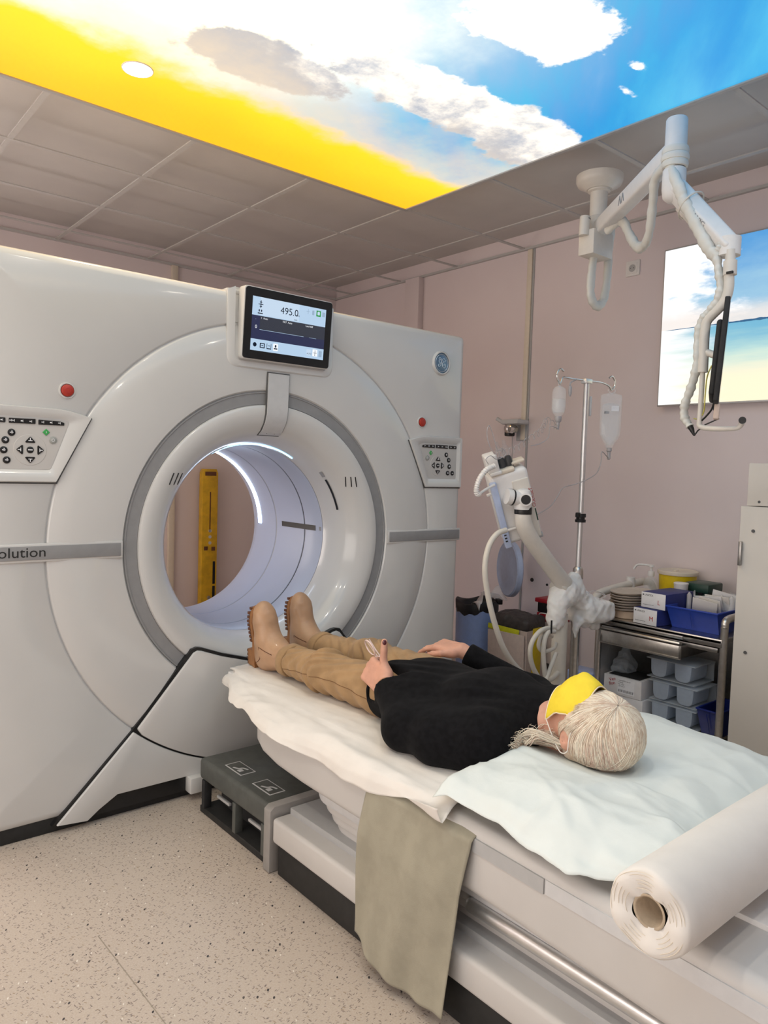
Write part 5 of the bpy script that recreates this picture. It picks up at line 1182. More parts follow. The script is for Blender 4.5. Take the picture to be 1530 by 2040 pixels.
# cardboard waste carton with dark liner
kc = Vector((3.36, 2.745, 0)); kt = thing('waste_carton', 'cardboard waste carton with dark liner bag between bin and drip stand', 'carton', tuple(kc), (0, 0, .12))
WORLD[0] = False
v, f = [], []
for z, w_, d_ in ((.0, .125, .10), (.40, .130, .105)): v += [(-d_, -w_, z), (d_, -w_, z), (d_, w_, z), (-d_, w_, z)]
for z, w_, d_ in ((.40, .126, .101), (.02, .121, .096)): v += [(-d_, -w_, z), (d_, -w_, z), (d_, w_, z), (-d_, w_, z)]
f = [(0, 3, 2, 1)]+[(4*j+i, 4*j+(i+1) % 4, 4*j+4+(i+1) % 4, 4*j+4+i) for j in range(3) for i in range(4)]+[(12, 13, 14, 15)]
link('carton_body', fix(pyd(v, f)), 'cardboard_pale', kt, False)
prism('flap', [(-.10, .06), (.115, .02), (.105, .375), (-.085, .385)], -.128, -.124, 'cardboard_pale', kt, 'X') if False else None
box('front_flap', (-.116, .0, .245), (.006, .245, .27), 'cardboard_pale', kt, .001, rot=(0, -.05, 0)); box('lower_flap', (-.120, .03, .10), (.006, .20, .10), 'cardboard', kt, .001, rot=(0, .05, 0))
tube('printed_mark', [(-.125, .06, .10), (-.125, .03, .13), (-.125, .0, .12), (-.125, -.03, .09), (-.125, .01, .07), (-.125, .06, .10)], .005, 'print_grey', kt, 6, 4, closed=False, flat=.2)
box('yellow_band', (-.119, .02, .395), (.006, .21, .030), 'yellow_band', kt, .002, rot=(.05, 0, 0)); box('yellow_side', (.0, -.131, .22), (.09, .004, .38), 'yellow_plastic', kt, .001)
B = SDF((-.16, -.17, .36), (.16, .17, .52), .006); B.rbox((0, 0, .425), (.105, .13, .045), .03, 0); B.ell((.0, .03, .45), (.09, .09, .04), .03); B.disp(lambda X, Y, Z: .006*wob((X, Y, Z), 51, 45)+.004*np.abs(wob((X, Y, Z), 52, 80))); B.plane(lambda X, Y, Z: .395-Z+0*X+0*Y)
sdfobj('liner_bag', B, 'bag_brown', kt, 1)
WORLD[0] = True
# stacked pale boxes with the red sharps box
sx_, sy_ = 3.58, 2.66
b1 = thing('archive_box', 'pale cardboard box under the red and black sharps container', 'box', (sx_, sy_, 0)); box('body', (sx_, sy_, .21), (.16, .22, .42), 'cardboard_pale', b1, .002); box('lid_flap', (sx_-.082, sy_, .34), (.004, .20, .12), 'cardboard_pale', b1, .001); box('handle_hole', (sx_-.0815, sy_-.02, .16), (.003, .05, .05), 'bag_brown', b1, .001)
r1 = thing('sharps_container', 'red and black sharps container with lifted lid behind the injector pole', 'container', (sx_, sy_, .42)); box('body', (sx_, sy_, .445), (.13, .15, .048), 'red_plastic', r1, .006); box('black_band', (sx_, sy_, .500), (.125, .145, .060), 'black_plastic', r1, .006); box('lid', (sx_, sy_, .542), (.15, .17, .026), 'red_plastic', r1, .006); tube('wire_handle', [(sx_-.067, sy_+.06, .44), (sx_-.085, sy_+.03, .47), (sx_-.085, sy_-.03, .47), (sx_-.067, sy_-.06, .44)], .003, 'white_plastic', r1, 6, 6)
# yellow perforated post seen through the bore
yp = thing('yellow_post', 'tall yellow slotted metal post standing behind the scanner bore', 'post', (2.55, 5.05, 0))
prism('post', [(2.488, 0), (2.612, 0), (2.612, 1.22), (2.60, 1.25), (2.50, 1.25), (2.488, 1.22)], 5.03, 5.09, 'yellow_metal', yp, 'Y', .004)
box('groove', (2.550, 5.029, .93), (.008, .004, .30), 'boot_tread', yp, .001); box('cap_dirt', (2.55, 5.029, 1.215), (.09, .004, .030), 'boot_tread', yp, .006)
for z in (.79, .745, .70): lathe('hole', [(.012, -.002), (.012, .002)], 'light_grey', yp, 14, 'Y', (2.552, 5.029, z))
for x, z in ((2.520, .66), (2.580, .655)): box('rust_patch', (x, 5.029, z), (.03, .003, .03), 'boot_tread', yp, .008)
for za, zb in ((.39, .56), (.20, .375)): box('slot', (2.588, 5.029, (za+zb)/2), (.020, .004, zb-za), 'black_plastic', yp, .004)
lathe('bolt', [(.012, -.006), (.014, .0)], 'steel', yp, 10, 'Y', (2.548, 5.028, .29))
for i, (y_, z_) in enumerate(((2.94, .618), (2.822, .603))):
    h_ = lathe('wall_plug', [(0, -.004), (.012 if i == 0 else .007, -.004), (.013 if i == 0 else .008, 0)], 'black_plastic', None, 14, 'X', (XR, y_, z_)); tag(h_, ('larger' if i == 0 else 'smaller')+' dark plug hole in the side wall near the drip stand', 'wall plug')
# ================================================================== STEEL CART AND ITS LOAD
CX0, CX1, CY0, CY1, CT = 3.10, 3.66, 1.435, 2.045, .607
ct = thing('steel_cart', 'stainless steel trolley with open drawer and shelves against the side wall', 'trolley', ((CX0+CX1)/2, (CY0+CY1)/2, 0))
box('top_tray', ((CX0+CX1)/2, (CY0+CY1)/2, CT-.010), (CX1-CX0, CY1-CY0, .020), 'steel', ct, .003); box('top_apron', (CX0+.004, (CY0+CY1)/2, CT-.020), (.008, CY1-CY0, .030), 'steel_dark', ct, .002)
for x in (CX0+.02, CX1-.02):
    tube('post', [(x, CY0, .06), (x, CY0, .60), (x, CY0, .655), (x+(.03 if x < 3.3 else -.03), CY0, .690), (3.38, CY0, .692)], .0165, 'steel', ct, 12, 6); tube('post', [(x, CY1, .06), (x, CY1, .40), (x, CY1, .60)], .0165, 'steel', ct, 12, 4)
for x in (CX0+.02, CX1-.02):
    for y in (CY0, CY1): lathe('caster', [(.012, -.012), (.030, -.011), (.031, 0), (.030, .011), (.012, .012)], 'black_rubber', ct, 16, 'X', (x, y, .031)); tube('caster_fork', [(x, y, .06), (x, y, .035)], .010, 'steel_dark', ct, 8, raw=True)
box('end_panel', ((CX0+CX1)/2, CY1-.012, .34), (CX1-CX0-.05, .006, .50), 'aluminium', ct, .001); box('back_panel', (CX1-.01, (CY0+CY1)/2, .34), (.006, CY1-CY0-.04, .50), 'steel_dark', ct, .001)
box('lower_shelf', ((CX0+CX1)/2, (CY0+CY1)/2, .155), (CX1-CX0, CY1-CY0-.03, .016), 'steel', ct, .003)
tube('push_handle', [(3.105, CY1+.02, .60), (3.108, CY1+.025, .665), (3.13, CY1+.03, .695), (3.20, CY1+.035, .712), (3.45, CY1+.04, .730), (3.62, CY1+.035, .728), (3.65, CY1+.02, .66)], .020, 'warm_plastic', ct, 12, 6)
dw = box('drawer_front', (CX0-.045, 1.790, .525), (.010, .405, .062), 'steel', ct, .003); box('drawer_lip', (CX0-.052, 1.790, .566), (.026, .405, .010), 'steel', dw, .003, rot=(0, .35, 0)); box('drawer_rail', (CX0-.030, 1.790, .590), (.008, .400, .016), 'steel_dark', dw, .002)
for y in (1.592, 1.988): box('drawer_side', (3.21, y, .527), (.33, .006, .055), 'steel_dark', dw, .001)
box('drawer_floor', (3.21, 1.79, .500), (.33, .39, .004), 'steel_dark', dw, 0); box('cross_rail', (CX0+.02, (CY0+CY1)/2, .555), (.02, CY1-CY0-.04, .02), 'steel_dark', ct, .002)
T0 = CT+.001
# stack of pulp trays
py0, px0 = 1.945, 3.235
def tray(z, r, m, lab, ox=0, oy=0, hh=.010):
    t_ = thing('pulp_tray', lab, 'tray', (px0+ox, py0+oy, z), group='pulp trays stacked on the trolley'); WORLD[0] = False
    lathe('dish', [(0, .001), (r*.80, 0), (r*.94, hh*.5), (r, hh), (r*1.0, hh+.0015), (r*.93, hh*.7), (r*.78, .0035), (0, .0035)], m, t_, 32).scale = (1.15, .80, 1); WORLD[0] = True; return t_
bd = thing('round_carton', 'brown round carton under the stacked grey pulp trays', 'carton', (px0, py0, T0)); WORLD[0] = False; lathe('body', [(.0, 0), (.10, 0), (.105, .004), (.105, .036), (0, .036)], 'cardboard', bd, 36).scale = (1.0, .80, 1); WORLD[0] = True
for k in range(7): tray(T0+.037+k*.0125, .112, 'beige_tray', ('lowest grey pulp tray of the stack, resting on the brown round carton' if k == 0 else 'topmost grey pulp tray of the stack beside the glove boxes' if k == 6 else 'grey pulp tray in the middle of the stack beside the glove boxes'), .003*math.sin(k*2), .003*math.cos(k*3), .0118)
# glove boxes
def glovebox(nm, z, y, letter, lab, x):
    g = thing('glove_box', lab, 'box', (x, y, z), (0, 0, -.10 if letter == 'M' else -.06), group='glove boxes on the trolley'); WORLD[0] = False
    box('carton', (.115, 0, .037), (.23, .125, .072), 'box_blue', g, .002); box('front', (-.0015, 0, .037), (.003, .124, .071), 'box_white', g, .001); M = frame((-.0032, .056, .060), (0, -1, 0), (0, 0, 1))
    box('logo_mark', (-.0033, .052, .0605), (.0006, .006, .006), 'print_black', g, 0); text('brand', 'UNICEX', .0125, M @ Matrix.Translation((.010, -.004, 0)), 'print_black', g, .0002); text('small_print', 'latex gloves powder free', .0055, M @ Matrix.Translation((.004, -.046, 0)), 'print_black', g, .0002); text('size_letter', letter, .030, M @ Matrix.Translation((.078, -.038, 0)), 'print_red', g, .0002)
    WORLD[0] = True; return g
glovebox('a', T0, 1.795, 'M', 'lower white glove box marked with a red M', 3.105); glovebox('b', T0+.0735, 1.775, 'L', 'upper white glove box marked with a red L', 3.135)
# blue open-front storage bin
def stackbin(name, c, w, d, h, m, lab, rot=0):
    """w along y, d along x; low sloped front towards -x"""
    o = thing(name, lab, 'storage bin', c, (0, 0, rot)); WORLD[0] = False; t = .004
    def shell(w_, d_, h_, z_, e): 
        return [(-d_/2+e, -w_/2*.92, z_), (d_/2, -w_/2*.92, z_), (d_/2, w_/2*.92, z_), (-d_/2+e, w_/2*.92, z_), (-d_/2-.0, -w_/2, h_), (d_/2, -w_/2, h_), (d_/2, w_/2, h_), (-d_/2-.0, w_/2, h_)]
    a = shell(w, d, h, 0, .045); b_ = shell(w-2*t, d-2*t, h, t, .045); v = a+b_
    f = [(0, 3, 2, 1)]+[(i, (i+1) % 4, 4+(i+1) % 4, 4+i) for i in range(4)]+[(4+i, 4+(i+1) % 4, 12+(i+1) % 4, 12+i) for i in range(4)]+[(12+i, 12+(i+1) % 4, 8+(i+1) % 4, 8+i) for i in range(4)]+[(8, 9, 10, 11)]
    link('shell', fix(pyd(v, f)), m, o, False)
    for y in (-w/2, w/2): box('rim', (0, y, h), (d+.008, .010, .008), m, o, .003)
    for x in (-d/2, d/2): box('rim', (x, 0, h), (.010, w+.008, .008), m, o, .003)
    box('front_rib', (-d/2+.010, w*.02, h*.50), (.004, .004, h*.8), m, o, .001, rot=(0, -.38, 0)); WORLD[0] = True; return o
stackbin('storage_bin', (3.285, 1.594, T0), .235, .30, .098, 'bin_blue', 'bright blue plastic storage bin full of packets on the trolley top', 0)
# packets in the bin
for i, (x, y, z, rx, ry, rz, m, w_, h_) in enumerate(((3.27, 1.60, .705, .15, -.35, .1, 'paper_white', .11, .07), (3.29, 1.585, .712, .1, -.42, -.05, 'paper_white', .10, .075), (3.31, 1.60, .72, -.1, -.40, .12, 'box_white', .12, .07), (3.33, 1.57, .725, .0, -.45, .0, 'paper_white', .11, .07), (3.36, 1.56, .735, .2, -.3, .2, 'box_white', .10, .08))):
    p = box('gauze_packet', (x, y, z), (.004, w_, h_), m, None, .001, rot=(rx, ry, rz)); tag(p, 'flat white gauze packet standing in the blue bin on the trolley', 'packet', 'gauze packets in the blue bin')
for i, (x, y) in enumerate(((3.345, 1.515), (3.40, 1.50), (3.415, 1.555), (3.30, 1.690))):
    p = thing('wrapped_syringe', 'clear wrapped syringe packet in the blue bin on the trolley', 'packet', (x, y, .66), (0, 0, i*.7), group='clear packets in the blue bin'); WORLD[0] = False
    grid('wrapper', lambda u, v: (-.02+.004*math.sin(u*9+v*4), -.04+.08*u, .0+.10*v+.012*math.sin(u*7+i)), 8, 8, 'clear_bag', p, .001); lathe('barrel', [(0, 0), (.011, 0), (.011, .085), (.005, .095), (0, .10)], 'thin_tube' if i % 2 else 'box_white', p, 14); WORLD[0] = True
# bottles, cups, bucket, cases at the back of the tray
def cyl(name, lab, cat, c, prof, m, seg=28, grp=None):
    o = thing(name, lab, cat, c, group=grp); WORLD[0] = False; b_ = lathe('body', prof, m, o, seg); WORLD[0] = True; return o
yb = on(1350, 1150, X=3.60); bk = cyl('sharps_bucket', 'yellow sharps bucket with cream lid at the back of the trolley', 'bucket', (3.60, yb.y, T0), [(0, 0), (.078, 0), (.082, .005), (.092, .19), (0, .19)], 'yellow_plastic', 36)
WORLD[0] = False; lathe('lid', [(.098, .186), (.100, .190), (.100, .203), (.094, .206), (.088, .202), (.03, .204), (0, .204)], 'cream_plastic', bk, 36); box('lid_tab', (-.02, 0, .205), (.03, .02, .008), 'cream_plastic', bk, .002); box('print_line', (-.0885, .0, .06), (.002, .04, .02), 'red_plastic', bk, 0); WORLD[0] = True
sp_ = on(1312, 1130, X=3.50); so_ = thing('pump_bottle', 'clear disinfectant bottle with white pump spout next to the yellow bucket', 'bottle', (3.51, sp_.y+.045, T0)); WORLD[0] = False
lathe('bottle', [(0, 0), (.036, 0), (.038, .004), (.038, .135), (.028, .155), (.014, .165), (.014, .175), (0, .175)], 'clear_bag', so_, 26); lathe('pump_cap', [(.016, .170), (.017, .175), (.016, .195), (.006, .197), (.006, .215), (.014, .217), (.014, .228), (0, .23)], 'white_plastic', so_, 20); tube('spout', [(0, 0, .223), (-.02, .035, .226), (-.035, .062, .222), (-.042, .075, .200)], .0055, 'white_plastic', so_, 8, 5); WORLD[0] = True
tw = on(1257, 1140, X=3.45); cyl('paper_cup_stack', 'tall stack of white paper cups at the back of the trolley', 'cups', (3.45, tw.y, T0+.078), [(0, 0), (.026, 0), (.027, .002), (.022, .078), (.0225, .080), (0, .080)], 'white_plastic')
for i, (x, y) in enumerate(((3.44, 2.000), (3.45, 1.905))):
    w1 = box('small_carton', (x, y, T0+.0385), (.11, .090, .076), 'cardboard_pale', None, .002); tag(w1, 'small pale square carton behind the pulp trays', 'carton', 'pale cartons behind the pulp trays'); box('flap_seam', (x-.0555, y, T0+.065), (.001, .086, .002), 'mid_grey', w1, 0)
c3 = on(1358, 1150, X=3.33); cyl('cup_stack', 'stack of white plastic cups in front of the yellow bucket', 'cups', (3.40, on(1357, 1165, X=3.40).y, T0), [(0, 0), (.026, 0), (.033, .165), (.0345, .167), (.0345, .172), (.032, .174), (0, .174)], 'white_plastic')
cyl('pill_pot', 'small white lidded pot between glove boxes and blue bin', 'pot', (3.40, 1.735, T0), [(0, 0), (.024, 0), (.025, .003), (.025, .060), (.027, .062), (.027, .086), (.025, .088), (0, .088)], 'white_plastic'); vi = cyl('glass_vial', 'small clear glass vial behind the glove boxes', 'vial', (3.46, 1.800, T0), [(0, 0), (.022, 0), (.023, .003), (.023, .05), (.012, .065), (.012, .085), (0, .085)], 'clear_bag'); cyl('pump_vial', 'short clear vial with white nozzle by the paper cups', 'vial', (3.37, 1.885, T0), [(0, 0), (.024, 0), (.025, .06), (.010, .075), (.008, .105), (.004, .108), (0, .118)], 'clear_bag')
gc = on(1390, 1150, X=3.50); gy = on(1399, 1155, X=3.50).y; gs = thing('green_case', 'dark green plastic case lying behind the blue bin', 'case', (3.52, gy, T0)); box('lower_shell', (3.52, gy, T0+.065), (.13, .11, .13), 'dark_green', gs, .006); box('upper_shell', (3.515, gy, T0+.152), (.15, .125, .044), 'dark_green', gs, .008)
for y in (gy+.03, gy-.02): box('latch', (3.448, y, T0+.13), (.008, .022, .035), 'black_plastic', gs, .003)
for i, (x, y, z) in enumerate(((3.385, 1.865, .04), (3.52, 1.50, .10), (3.56, 1.60, .11))):
    g = SDF((x-.08, y-.08, T0), (x+.08, y+.08, T0+.14), .005); g.ell((x, y, T0+z*.6), (.05, .055, z*.6), 0); g.disp(lambda X, Y, Z: .008*wob((X, Y, Z), 60+i, 60)+.005*np.abs(wob((X, Y, Z), 70+i, 110))); g.plane(lambda X, Y, Z: T0+.002-Z+0*X+0*Y)
    g = sdfobj('crumpled_wrapper', g, 'bag_white' if i == 0 else 'clear_bag', None, 1); tag(g, 'crumpled cream paper wrapper behind the glove boxes' if i == 0 else 'crumpled clear plastic wrapper beside the green case', 'wrapper', None if i == 0 else 'clear wrappers by the green case')
# lower shelf load
S0 = .164
def parcel(name, lab, c, s, rot=0, m='box_white'):
    o = thing(name, lab, 'box', c, (0, 0, rot)); WORLD[0] = False; box('carton', (0, 0, s[2]/2), s, m, o, .002); WORLD[0] = True; return o
p1 = parcel('supply_box', 'lower white supply carton on the bottom shelf of the trolley', (3.215, 1.895, S0), (.19, .20, .080)); p2 = parcel('labelled_box', 'white carton with a printed shipping label and red writing on the bottom shelf', (3.205, 1.905, S0+.081), (.18, .195, .088), .04); WORLD[0] = False
box('label', (-.0905, -.020, .045), (.001, .085, .066), 'key_white', p2, 0); M = frame((-.0914, .020, .070), (0, -1, 0), (0, 0, 1))
for i, s in enumerate(('CONTENTS 100 ST', 'STERILE', 'REF  2027', 'LOT 45 17')): text('print', s, .0075, M @ Matrix.Translation((0, -.009*i, 0)), 'print_black', p2, .0001)
for k in range(16): box('barcode_bar', (-.0912, .016-.0048*k, .024), (.0004, .0012+.0014*((k*7) % 3 == 0), .012), 'print_black', p2, 0)
for i, s in enumerate(('Ven', 'flon')): text('handwriting', s, .022, M @ Matrix.Translation((-.046, -.012-.020*i, .0)) @ Matrix.Rotation(.35, 4, 'Z'), 'print_red', p2, .0001)
box('open_flap', (.0, 0, .090), (.15, .16, .003), 'black_matte', p2, 0); text('print', 'MEDI', .016, frame((-.094, -.04, .05), (0, -1, 0), (0, 0, 1)), 'print_grey', p1, .0002); WORLD[0] = True
# frosted drawers: rounded cups in clear trays
for r_i, (z, yoff, lab) in enumerate(((S0, 0, 'lowest frosted clear tray with rounded compartments on the bottom shelf'), (S0+.098, .0, 'middle frosted clear tray with rounded compartments on the bottom shelf'), (S0+.200, .015, 'top frosted clear tray with blue compartments under the drawer'))):
    o = thing('compartment_tray', lab, 'tray', (3.235, 1.665+yoff, z)); WORLD[0] = False
    box('frame', (0, 0, .088), (.19, .235, .006), 'frosted', o, .002); box('back_wall', (.09, 0, .045), (.004, .23, .09), 'frosted', o, .001); box('floor', (0, 0, .002), (.18, .23, .004), 'frosted', o, .001)
    for y in (.058, -.058): prism('compartment', fillet([(y-.040, .086), (y-.036, .008), (y+.036, .008), (y+.040, .086)], [.004, .03, .03, .004], 6), -.09, .06, 'frosted_blue', o, 'X', .004)
    WORLD[0] = True
stackbin('storage_bin_low', (3.255, 1.494, S0), .100, .24, .115, 'bin_blue_dark', 'dark blue plastic storage bin on the bottom shelf of the trolley')
bx = parcel('blue_box', 'open blue and white carton at the far end of the bottom shelf', (3.20, 2.012, S0), (.12, .022, .10), 0, 'pale_blue')
bl = parcel('blue_leaflet_box', 'upright blue carton with white front standing beside the trolley end', (3.14, 2.125, 0), (.12, .13, .315), .1, 'pale_blue'); WORLD[0] = False; box('white_front', (-.061, -.01, .262), (.002, .075, .085), 'box_white', bl, 0); WORLD[0] = True
g = SDF((3.13, 1.90, .33), (3.33, 2.03, .50), .005); g.cap((3.225, 1.965, .352), (3.245, 1.970, .462), .055, .016, .0); g.cap((3.20, 1.96, .35), (3.27, 1.97, .36), .04, .045, .03); g.disp(lambda X, Y, Z: .010*wob((X, Y, Z), 81, 55)+.009*np.abs(wob((X, Y, Z), 82, 90))); g.plane(lambda X, Y, Z: .3365-Z+0*X+0*Y)
g = sdfobj('clear_plastic_bag', g, 'frosted', None, 1); tag(g, 'crumpled translucent plastic bag on top of the labelled carton', 'plastic bag')
# ================================================================== WHITE CABINET
FX = 3.055; e0 = on(1475, 1008, X=FX); e1 = on(1488, 924, X=FX)
cbn = thing('white_cabinet', 'tall white metal cabinet with small dark handle beside the trolley', 'cabinet', ((FX+XR)/2, e0.y-.35, 0))
box('body', ((FX+XR)/2-.005, e0.y-.30, e0.z/2), (XR-FX-.02, .60, e0.z), 'cabinet_white', cbn, .003); hz_ = on(1472, 1102, X=FX); box('handle', (FX-.006, e0.y-.012, hz_.z), (.014, .012, .098), 'steel_dark', cbn, .002)
for p in ((1500, 1058), (1484, 1300)): o = on(*p, X=FX); lathe('bolt', [(.006, -.002), (.007, .001)], 'seam_dark', cbn, 12, 'X', (FX, o.y, o.z))
cb2 = thing('cabinet_top_unit', 'smaller white metal box standing on top of the tall cabinet', 'cabinet', ((FX+XR)/2, e1.y-.30, e0.z)); box('body', ((FX+XR)/2, e1.y-.28, e0.z+.003+(e1.z-e0.z)/2), (XR-FX-.04, .56, e1.z-e0.z), 'cabinet_white', cb2, .003); o = on(1508, 1000, X=FX); lathe('bolt', [(.005, -.002), (.006, .001)], 'seam_dark', cb2, 12, 'X', (FX+.02, o.y, o.z))
# ================================================================== CEILING BOOM WITH MONITOR
bm_ = thing('ceiling_boom', 'white ceiling-mounted jointed arm with cable sleeves carrying a flat monitor', 'ceiling arm', (3.048, 2.11, 2.70)); PXB, PYB = 3.048, 2.11
lathe('canopy', [(.095, .0), (.108, -.004), (.108, -.028), (.100, -.045), (.066, -.062), (.060, -.068), (0, -.068)], 'warm_plastic', bm_, 44, 'Z', (PXB, PYB, 2.70)); lathe('flange', [(.052, -.06), (.052, -.075), (.040, -.08), (.039, -.275), (.0, -.275)], 'warm_plastic', bm_, 32, 'Z', (PXB, PYB, 2.70))
def pb2(x, y, dy=0): return on(x, y, Y=PYB+dy)
cc = pb2(1183, 490); box('junction_box', (cc.x, cc.y-.01, cc.z), (.155, .085, .115), 'warm_plastic', bm_, .006); tube('side_cylinder', [pb2(1166, 432), pb2(1163, 470)], .024, 'warm_plastic', bm_, 20, raw=True); lathe('cylinder_seam', [(.0243, 0), (.0246, .002), (.0243, .004)], 'seam_dark', bm_, 20, 'Z', tuple(pb2(1166, 438)), close=False)
box('rating_label', (PXB-.012, PYB-.0385, 2.455), (.022, .003, .05), 'key_white', bm_, 0)
J1 = Vector((2.50, 1.42, 2.43)); a0_ = Vector((PXB, PYB, 2.445)); d1 = (J1-a0_); d1.z = 0; L1 = d1.length; d1.normalize(); MA = frame(a0_+d1*(L1*.5)+Vector((0, 0, .0)), d1, Vector((0, 0, 1)))
def obox(name, M, s, m, par, bev=.008): o = box(name, (0, 0, 0), s, m, par, bev, 3); o.data.transform(M); return o
a1 = obox('main_arm', MA, (L1+.06, .072, .060), 'white_plastic', bm_, .012); sd1 = MA.to_3x3() @ Vector((0, 0, 1))
side = -1 if sd1.dot(Vector((-.6, .8, 0))) < 0 else 1; tx = MA.to_3x3()
for k in (0, 1): tube('arm_mark', [MA @ Vector((-.06+.035*k, -.018, .0303*side)), MA @ Vector((-.045+.035*k, .016, .0303*side)), MA @ Vector((-.033+.035*k, -.018, .0303*side))], .003, 'print_grey', a1, 5, raw=True)
lathe('arm_hub', [(.0, .062), (.046, .062), (.050, .056), (.050, -.056), (.046, -.062), (0, -.062)], 'warm_plastic', bm_, 32, 'Z', (PXB, PYB, 2.445)); lathe('elbow_upper', [(0, .125), (.034, .125), (.037, .120), (.038, -.02)], 'white_plastic', bm_, 32, 'Z', tuple(J1))
for dz, rr in ((.012, .047), (-.012, .049), (-.034, .046)): lathe('sleeve_wrap', [(.036, -.013), (rr*.94, -.011), (rr, 0), (rr*.94, .011), (.036, .013)], 'sleeve_white', bm_, 28, 'Z', tuple(J1+Vector((0, 0, dz))), close=False)
lathe('elbow_lower', [(.037, -.05), (.040, -.055), (.041, -.12), (.036, -.15), (.020, -.165), (0, -.168)], 'white_plastic', bm_, 32, 'Z', tuple(J1)); box('elbow_window', tuple(J1+Vector((-.026, -.030, -.130))), (.035, .012, .020), 'grey_button', bm_, .003, rot=(0, 0, .85))
XB = 2.46
def bq(x, y, dx=0): return on(x, y, X=XB+dx)
E2 = bq(1453, 492, .02); s2 = J1+Vector((0, 0, -.11)); d2 = E2-s2; L2 = d2.length; MB_ = frame(s2+d2*.5, d2, Vector((-.6, .8, 0)).cross(d2)); sa_ = obox('spring_arm', MB_, (L2+.03, .066, .060), 'white_plastic', bm_, .012)
o = obox('spring_arm_belly', MB_ @ Matrix.Translation((.02, -.035 if (MB_.to_3x3() @ Vector((0, 1, 0))).z > 0 else .035, 0)), (L2*.75, .020, .052), 'warm_plastic', bm_, .006)
bx_ = MB_.to_3x3(); zs = 1 if (bx_ @ Vector((0, 0, 1))).dot(Vector((-.9, -.4, 0))) > 0 else -1
MT = MB_ @ Matrix.Translation((.02, .012, .0305*zs)); text('lettering', 'MAVIG', .030, MT if zs > 0 else MT @ Matrix.Rotation(PI, 4, 'Y'), 'print_grey', sa_, .0003, 'CENTER')
tube('cable_loop_tie', [MB_ @ Vector((-.06+.004*math.cos(a), .052*math.sin(a), .050*math.cos(a))) for a in [2*PI*i/20 for i in range(20)]], .003, 'cable_white', bm_, 6, closed=True, raw=True)
tube('end_joint', [E2+Vector((0, 0, .030)), E2+Vector((0, 0, -.03))], .036, 'white_plastic', bm_, 24, raw=True); tube('drop_collar', [bq(1455, 520), bq(1454, 548)], .0215, 'warm_plastic', bm_, 24, raw=True); tube('collar_neck', [bq(1455, 498), bq(1455, 524)], .016, 'warm_plastic', bm_, 20, raw=True)
box('collar_slot', tuple(bq(1453, 546)+Vector((-.018, -.010, 0))), (.008, .022, .008), 'black_plastic', bm_, .001)
tube('drop_tube', [bq(1452, 545), bq(1452, 570), bq(1447, 592), bq(1436, 610), bq(1420, 626), bq(1408, 640), bq(1404, 660), bq(1402, 700), bq(1400, 742)], .0165, 'warm_plastic', bm_, 16, 6)
tube('lower_rod', [bq(1400, 735), bq(1397, 790), bq(1393, 846)], .0085, 'warm_plastic', bm_, 12, 4); tube('handle_rod', [bq(1393, 840), bq(1396, 850), bq(1420, 854), bq(1455, 854), bq(1470, 852), bq(1476, 846), bq(1477, 842)], [.0095, .0095, .009, .008, .008, .009, .009], 'warm_plastic', bm_, 12, 6)
kp_ = bq(1479, 838); tube('handle_cap', [kp_, kp_-Vector((.018, .008, 0))], .0115, 'black_plastic', bm_, 18, raw=True)
def sleeve(P_, r, w_=.0025, f=1.7, flat=.75):
    sp = spline(P_, 8); return tube('cable_sleeve', sp, [r*(.82+.18*math.sin(min(1, min(i, len(sp)-1-i)/5)*PI/2))+w_*math.sin(i*f)*.6+w_*.5*math.sin(i*.73+1) for i in range(len(sp))], 'sleeve_white', bm_, 12, raw=True, flat=flat)
sleeve([pb2(1183, 508), pb2(1178, 550), pb2(1177, 588), pb2(1187, 609), pb2(1201, 600), pb2(1209, 560), pb2(1213, 500), pb2(1219, 450, -.03), pb2(1226, 430, -.06)], .023)
am_ = a0_.lerp(J1, .16); sleeve([Vector((am_.x, am_.y, 2.40)), on(1238, 440, X=2.93), on(1256, 472, X=2.86), on(1270, 492, X=2.80), on(1284, 488, X=2.74), on(1294, 460, X=2.68), on(1301, 400, X=2.62), on(1308, 350, X=2.56), J1+Vector((-.03, -.02, -.02))], .022)
sleeve([J1+Vector((-.02, .01, -.04)), bq(1352, 372, .0), bq(1362, 400), bq(1378, 430), bq(1398, 470), bq(1415, 500), bq(1432, 512)], .022); sleeve([bq(1440, 478), bq(1436, 492), bq(1428, 508), bq(1432, 540), bq(1436, 572), bq(1428, 600), bq(1412, 622), bq(1398, 640), bq(1391, 670), bq(1390, 715), bq(1384, 748), bq(1374, 780), bq(1364, 808), bq(1364, 832), bq(1375, 850)], .0175, .003)
tube('plug', [bq(1372, 845), bq(1378, 855), bq(1383, 868)], [.011, .009, .003], 'black_plastic', bm_, 10, raw=True); tube('earth_wire', [bq(1418, 728), bq(1409, 750), bq(1405, 785), bq(1402, 820), bq(1392, 834), bq(1382, 834)], .0022, 'wire_yellow', bm_, 6, 8)
tube('black_cable', [bq(1423, 800), bq(1418, 815), bq(1408, 828), bq(1398, 838)], .0032, 'black_plastic', bm_, 6, 6); tube('black_cable', [bq(1425, 822), bq(1432, 834), bq(1405, 846), bq(1390, 858), bq(1383, 868)], .0026, 'black_plastic', bm_, 6, raw=True)
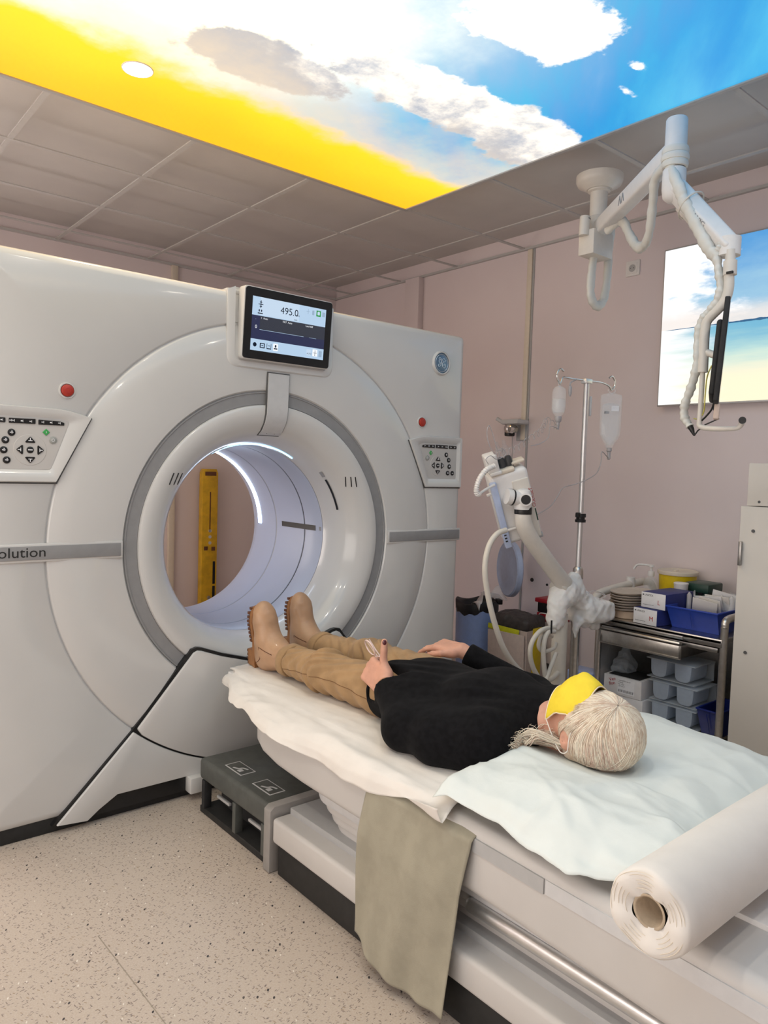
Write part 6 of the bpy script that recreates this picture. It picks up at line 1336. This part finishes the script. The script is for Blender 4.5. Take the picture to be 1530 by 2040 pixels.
# monitor, seen edge-on
mc = bq(1437, 712); vd2 = Vector((mc.x, mc.y, 0)).normalized(); MM = frame(mc, vd2, Vector((.03, -.05, 1))); mo = obox('monitor', MM, (.36, .325, .016), 'black_matte', bm_, .004)
obox('monitor_back', MM @ Matrix.Translation((0, -.02, .014 if (MM.to_3x3() @ Vector((0, 0, 1))).dot(Vector((-.5, .8, 0))) > 0 else -.014)), (.28, .24, .020), 'black_matte', mo, .009); obox('screen', MM @ Matrix.Translation((0, 0, -.0085 if (MM.to_3x3() @ Vector((0, 0, 1))).dot(Vector((-.5, .8, 0))) > 0 else .0085)), (.335, .30, .001), 'monitor_glass', mo, 0)
obox('monitor_bracket', MM @ Matrix.Translation((-.05, -.185, .006)), (.05, .05, .018), 'cardboard_pale', mo, .004); tube('monitor_mount', [bq(1402, 700), mc+Vector((0, 0, .0))], .012, 'warm_plastic', bm_, 10, raw=True)
# spectacles held in the left hand
gl = thing('spectacles', 'pair of clear pink-framed spectacles held in the woman\'s hand', 'glasses', tuple(J['wrL']+A((.02, .08, .03))))
gb = on(749, 1307, X=1.468); ga = Vector((.10, -.80, -.60)).normalized(); gu = Vector((.22, .80, -.32)); gu = (gu-ga*gu.dot(ga)).normalized(); MG = frame(gb, ga, gu)
mat('frame_pink', (.74, .58, .54), .2, alpha=.95, coat=.4, grain=.03)
for s in (-1, 1):
    ring = [(s*.034+.026*math.cos(a)*(1+.06*math.cos(2*a)), .021*math.sin(a)-.003, 0) for a in [2*PI*i/28 for i in range(28)]]; tube('rim', [MG @ Vector(p) for p in ring], .0024, 'frame_pink', gl, 6, closed=True, raw=True)
    v = [MG @ Vector((x*1, y, z)) for x, y, z in ring]; link('lens', pyd(v, [tuple(range(28))]), 'clear_plastic', gl, False)
    tube('temple', [MG @ Vector(p) for p in ((s*.061, .006, 0), (s*.064, .007, .008), (s*.052, .008, .013+.004*s), (-s*.01, .008, .012+.004*s), (-s*.060, -.006, .010+.004*s))], .0022, 'frame_pink', gl, 6, 6)
tube('bridge', [MG @ Vector(p) for p in ((-.009, .004, 0), (0, .008, .003), (.009, .004, 0))], .0020, 'frame_pink', gl, 6, 4)
